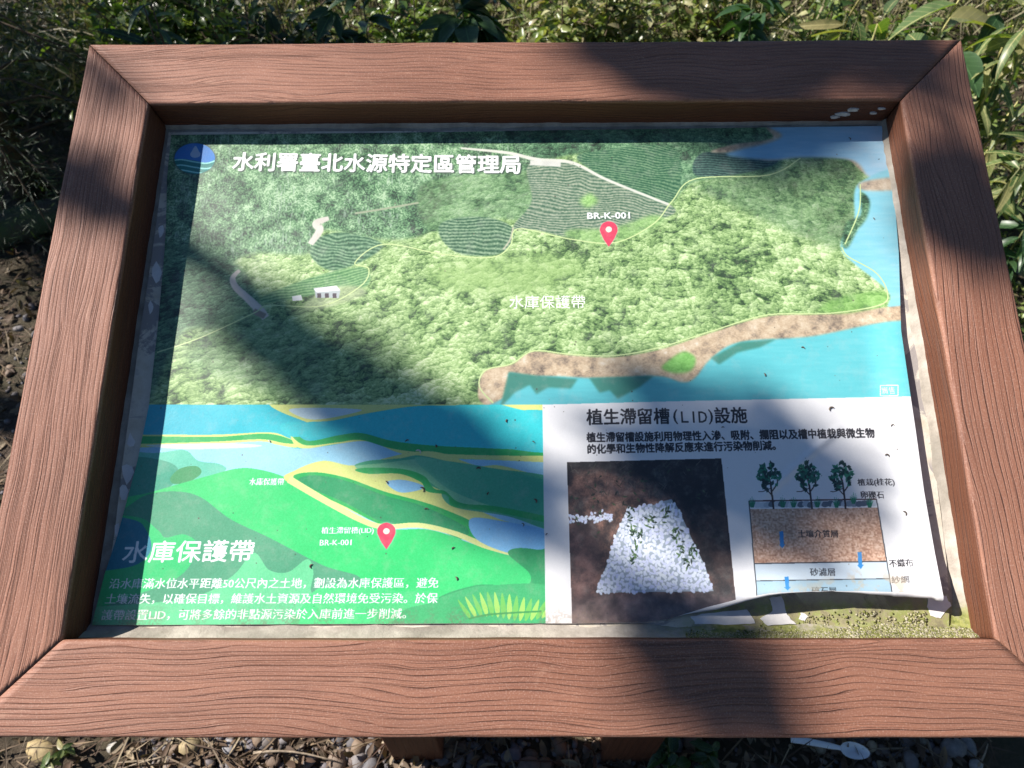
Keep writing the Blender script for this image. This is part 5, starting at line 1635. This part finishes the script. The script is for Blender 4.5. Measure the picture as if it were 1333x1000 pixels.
def tree(name, lab, base, trunk_pts, limbs, clusters, r0=0.13, group='trees left of the sign'):
    root = empty(name, base); tag(root, lab, 'tree', group)
    B = Vector(base)
    tb = MB(); pts = [Vector(p) - B for p in trunk_pts]
    tb.tube(pts, [r0 * (1 - 0.75 * i / (len(pts) - 1)) for i in range(len(pts))], 10); tb.build('trunk', barkm, root)
    lb = MB()
    for l_, ra, rb in limbs:
        P = [Vector(p) - B for p in l_]
        lb.tube(P, [ra + (rb - ra) * i / (len(P) - 1) for i in range(len(P))], 8)
    lb.build('limbs', barkm, root)
    lv = Leaves(big_leaf)
    for c, rad, n_, ls in clusters:
        C = Vector(c) - B
        for k in range(n_):
            d = Vector((rnd.gauss(0, 1), rnd.gauss(0, 1), rnd.gauss(0, 1)))
            d = d.normalized() * (rnd.random() ** 0.45)
            lv.put(C + Vector((d.x * rad[0], d.y * rad[1], d.z * rad[2])), rnd.uniform(0, 6.3), rnd.gauss(0, 0.5), ls * rnd.uniform(0.7, 1.3), rnd.gauss(0, 0.5))
    tag(lv.build('foliage', m_canopy, root), kind='stuff')


def cl(u, v, L_, r, n_, ls=0.07, z=0.0):
    return (sh(u, v, L_, z), (r, r, r * 0.9), n_, ls)
def shg(u, v, L_, z=0.0):
    return at(u, v, z) + SUN * L_


LT = 5.6
hub = sh(-300, 60, 6.4)
tb_ = (hub.x - 0.5, hub.y + 0.3, -0.1)
A = [sh(-60, 150, LT + .2), sh(105, 232, LT), sh(300, 365, LT, ZP), sh(420, 482, LT, ZP), sh(560, 585, LT, ZP), sh(660, 660, LT, ZP), sh(800, 735, LT, ZP), sh(930, 840, LT), sh(1010, 925, LT), sh(1060, 1000, LT)]
Bm = [sh(100, -60, LT), sh(420, -40, LT), sh(760, 20, LT), sh(930, 70, LT), sh(1130, 55, LT), sh(1250, 150, LT), sh(1262, 300, LT)]
Cm = [sh(640, 655, LT, ZP), sh(800, 625, LT, ZP), sh(960, 605, LT, ZP), sh(1060, 650, LT, ZP)]
CL = []
def cl(u, v, r, n_, ls=0.06, z=0.0, el=1.0):
    CL.append((sh(u, v, LT + rnd.uniform(-.5, .5), z), (r * el, r * el, r * 0.9), n_, ls))
for u, v, r, n_ in ((350, 415, .030, 26), (385, 445, .034, 48), (425, 480, .038, 70), (470, 515, .040, 80), (520, 552, .040, 85), (570, 585, .042, 85), (620, 618, .044, 80), (668, 648, .042, 55),
                    (900, 585, .07, 45), (955, 600, .085, 130), (1010, 640, .075, 90), (930, 645, .06, 50), (1060, 600, .05, 20),
                    (905, 832, .040, 45), (945, 870, .042, 85), (985, 912, .042, 80), (1015, 948, .035, 40)): cl(u, v, r, n_, z=ZP)
for u, v, r, n_ in ((820, 78, .045, 50), (875, 80, .055, 95), (940, 85, .06, 120), (1005, 78, .06, 110), (1070, 66, .05, 70), (1135, 70, .045, 45), (1200, 72, .045, 50), (945, 118, .045, 55),
                    (1255, 235, .045, 60), (1250, 275, .05, 90), (1265, 310, .04, 50), (135, 112, .03, 16), (105, 228, .036, 34), (150, 250, .03, 20)): cl(u, v, r, n_)
tree('shade_tree', 'leafy tree left of the sign whose limb shades the print', tb_,
     [tb_, (tb_[0] + .1, tb_[1], 2.0), (tb_[0] + .2, tb_[1] - .1, 3.6), (hub.x - .2, hub.y + .1, hub.z - .6), tuple(hub)],
     [([hub] + A, 0.026, 0.012), ([hub] + Bm, 0.024, 0.012), (Cm, 0.016, 0.01)], CL)

# a second tree, whose crown keeps the left background in shade
CL = []
for u, v, r, n_ in ((20, 60, .42, 900), (60, 170, .36, 700), (-60, 120, .5, 900), (20, 250, .24, 330), (110, 20, .22, 300), (40, 330, .12, 60), (60, 440, .05, 18), (375, 20, .12, 90)):
    CL.append((shg(u, v, 5.5, 0.15), (r, r, r * 0.7), n_, 0.09))
c0 = Vector(CL[0][0]); b2 = (c0.x - 0.9, c0.y + 0.9, 0)
tree('shade_tree', 'second leafy tree, farther back, whose crown darkens the upper left background', b2,
     [b2, (b2[0] + .1, b2[1], 1.6), (b2[0] + .3, b2[1] - .2, 3.0), tuple(c0 + Vector((-.4, .4, 0))), tuple(c0 + Vector((-.2, .3, 1.2)))],
     [([c0 + Vector((-.4, .4, -.6))] + [Vector(CL[k][0])], 0.05, 0.015) for k in range(1, 7)], CL, 0.14)

# unseen trees added to the right and behind the viewer to block low sky light
for k, (x0, y0, hh_, n_, lab) in enumerate(((4.6, 1.2, 4.2, 2600, 'unseen leafy tree added right of the sign to block sky light'), (3.6, -3.6, 4.0, 2400, 'unseen leafy tree added to the right, behind the viewer, to block sky light'),
                                            (-2.4, -4.6, 3.4, 1800, 'unseen low tree added behind the viewer on the left to block sky light'))):
    CL = [((x0 + rnd.uniform(-1.1, 1.1), y0 + rnd.uniform(-1.3, 1.3), hh_ * rnd.uniform(.28, .95)), (1.0, 1.0, 0.8), n_ // 9, .26) for _ in range(9)]
    tree('sky_block_tree', lab, (x0, y0, -.1), [(x0, y0, -.1), (x0 + .1, y0, hh_ * .4), (x0, y0 + .1, hh_ * .8), (x0, y0, hh_)],
         [([(x0, y0, hh_ * .4), c[0]], .05, .015) for c in CL], CL, 0.14, 'unseen trees added to block sky light')
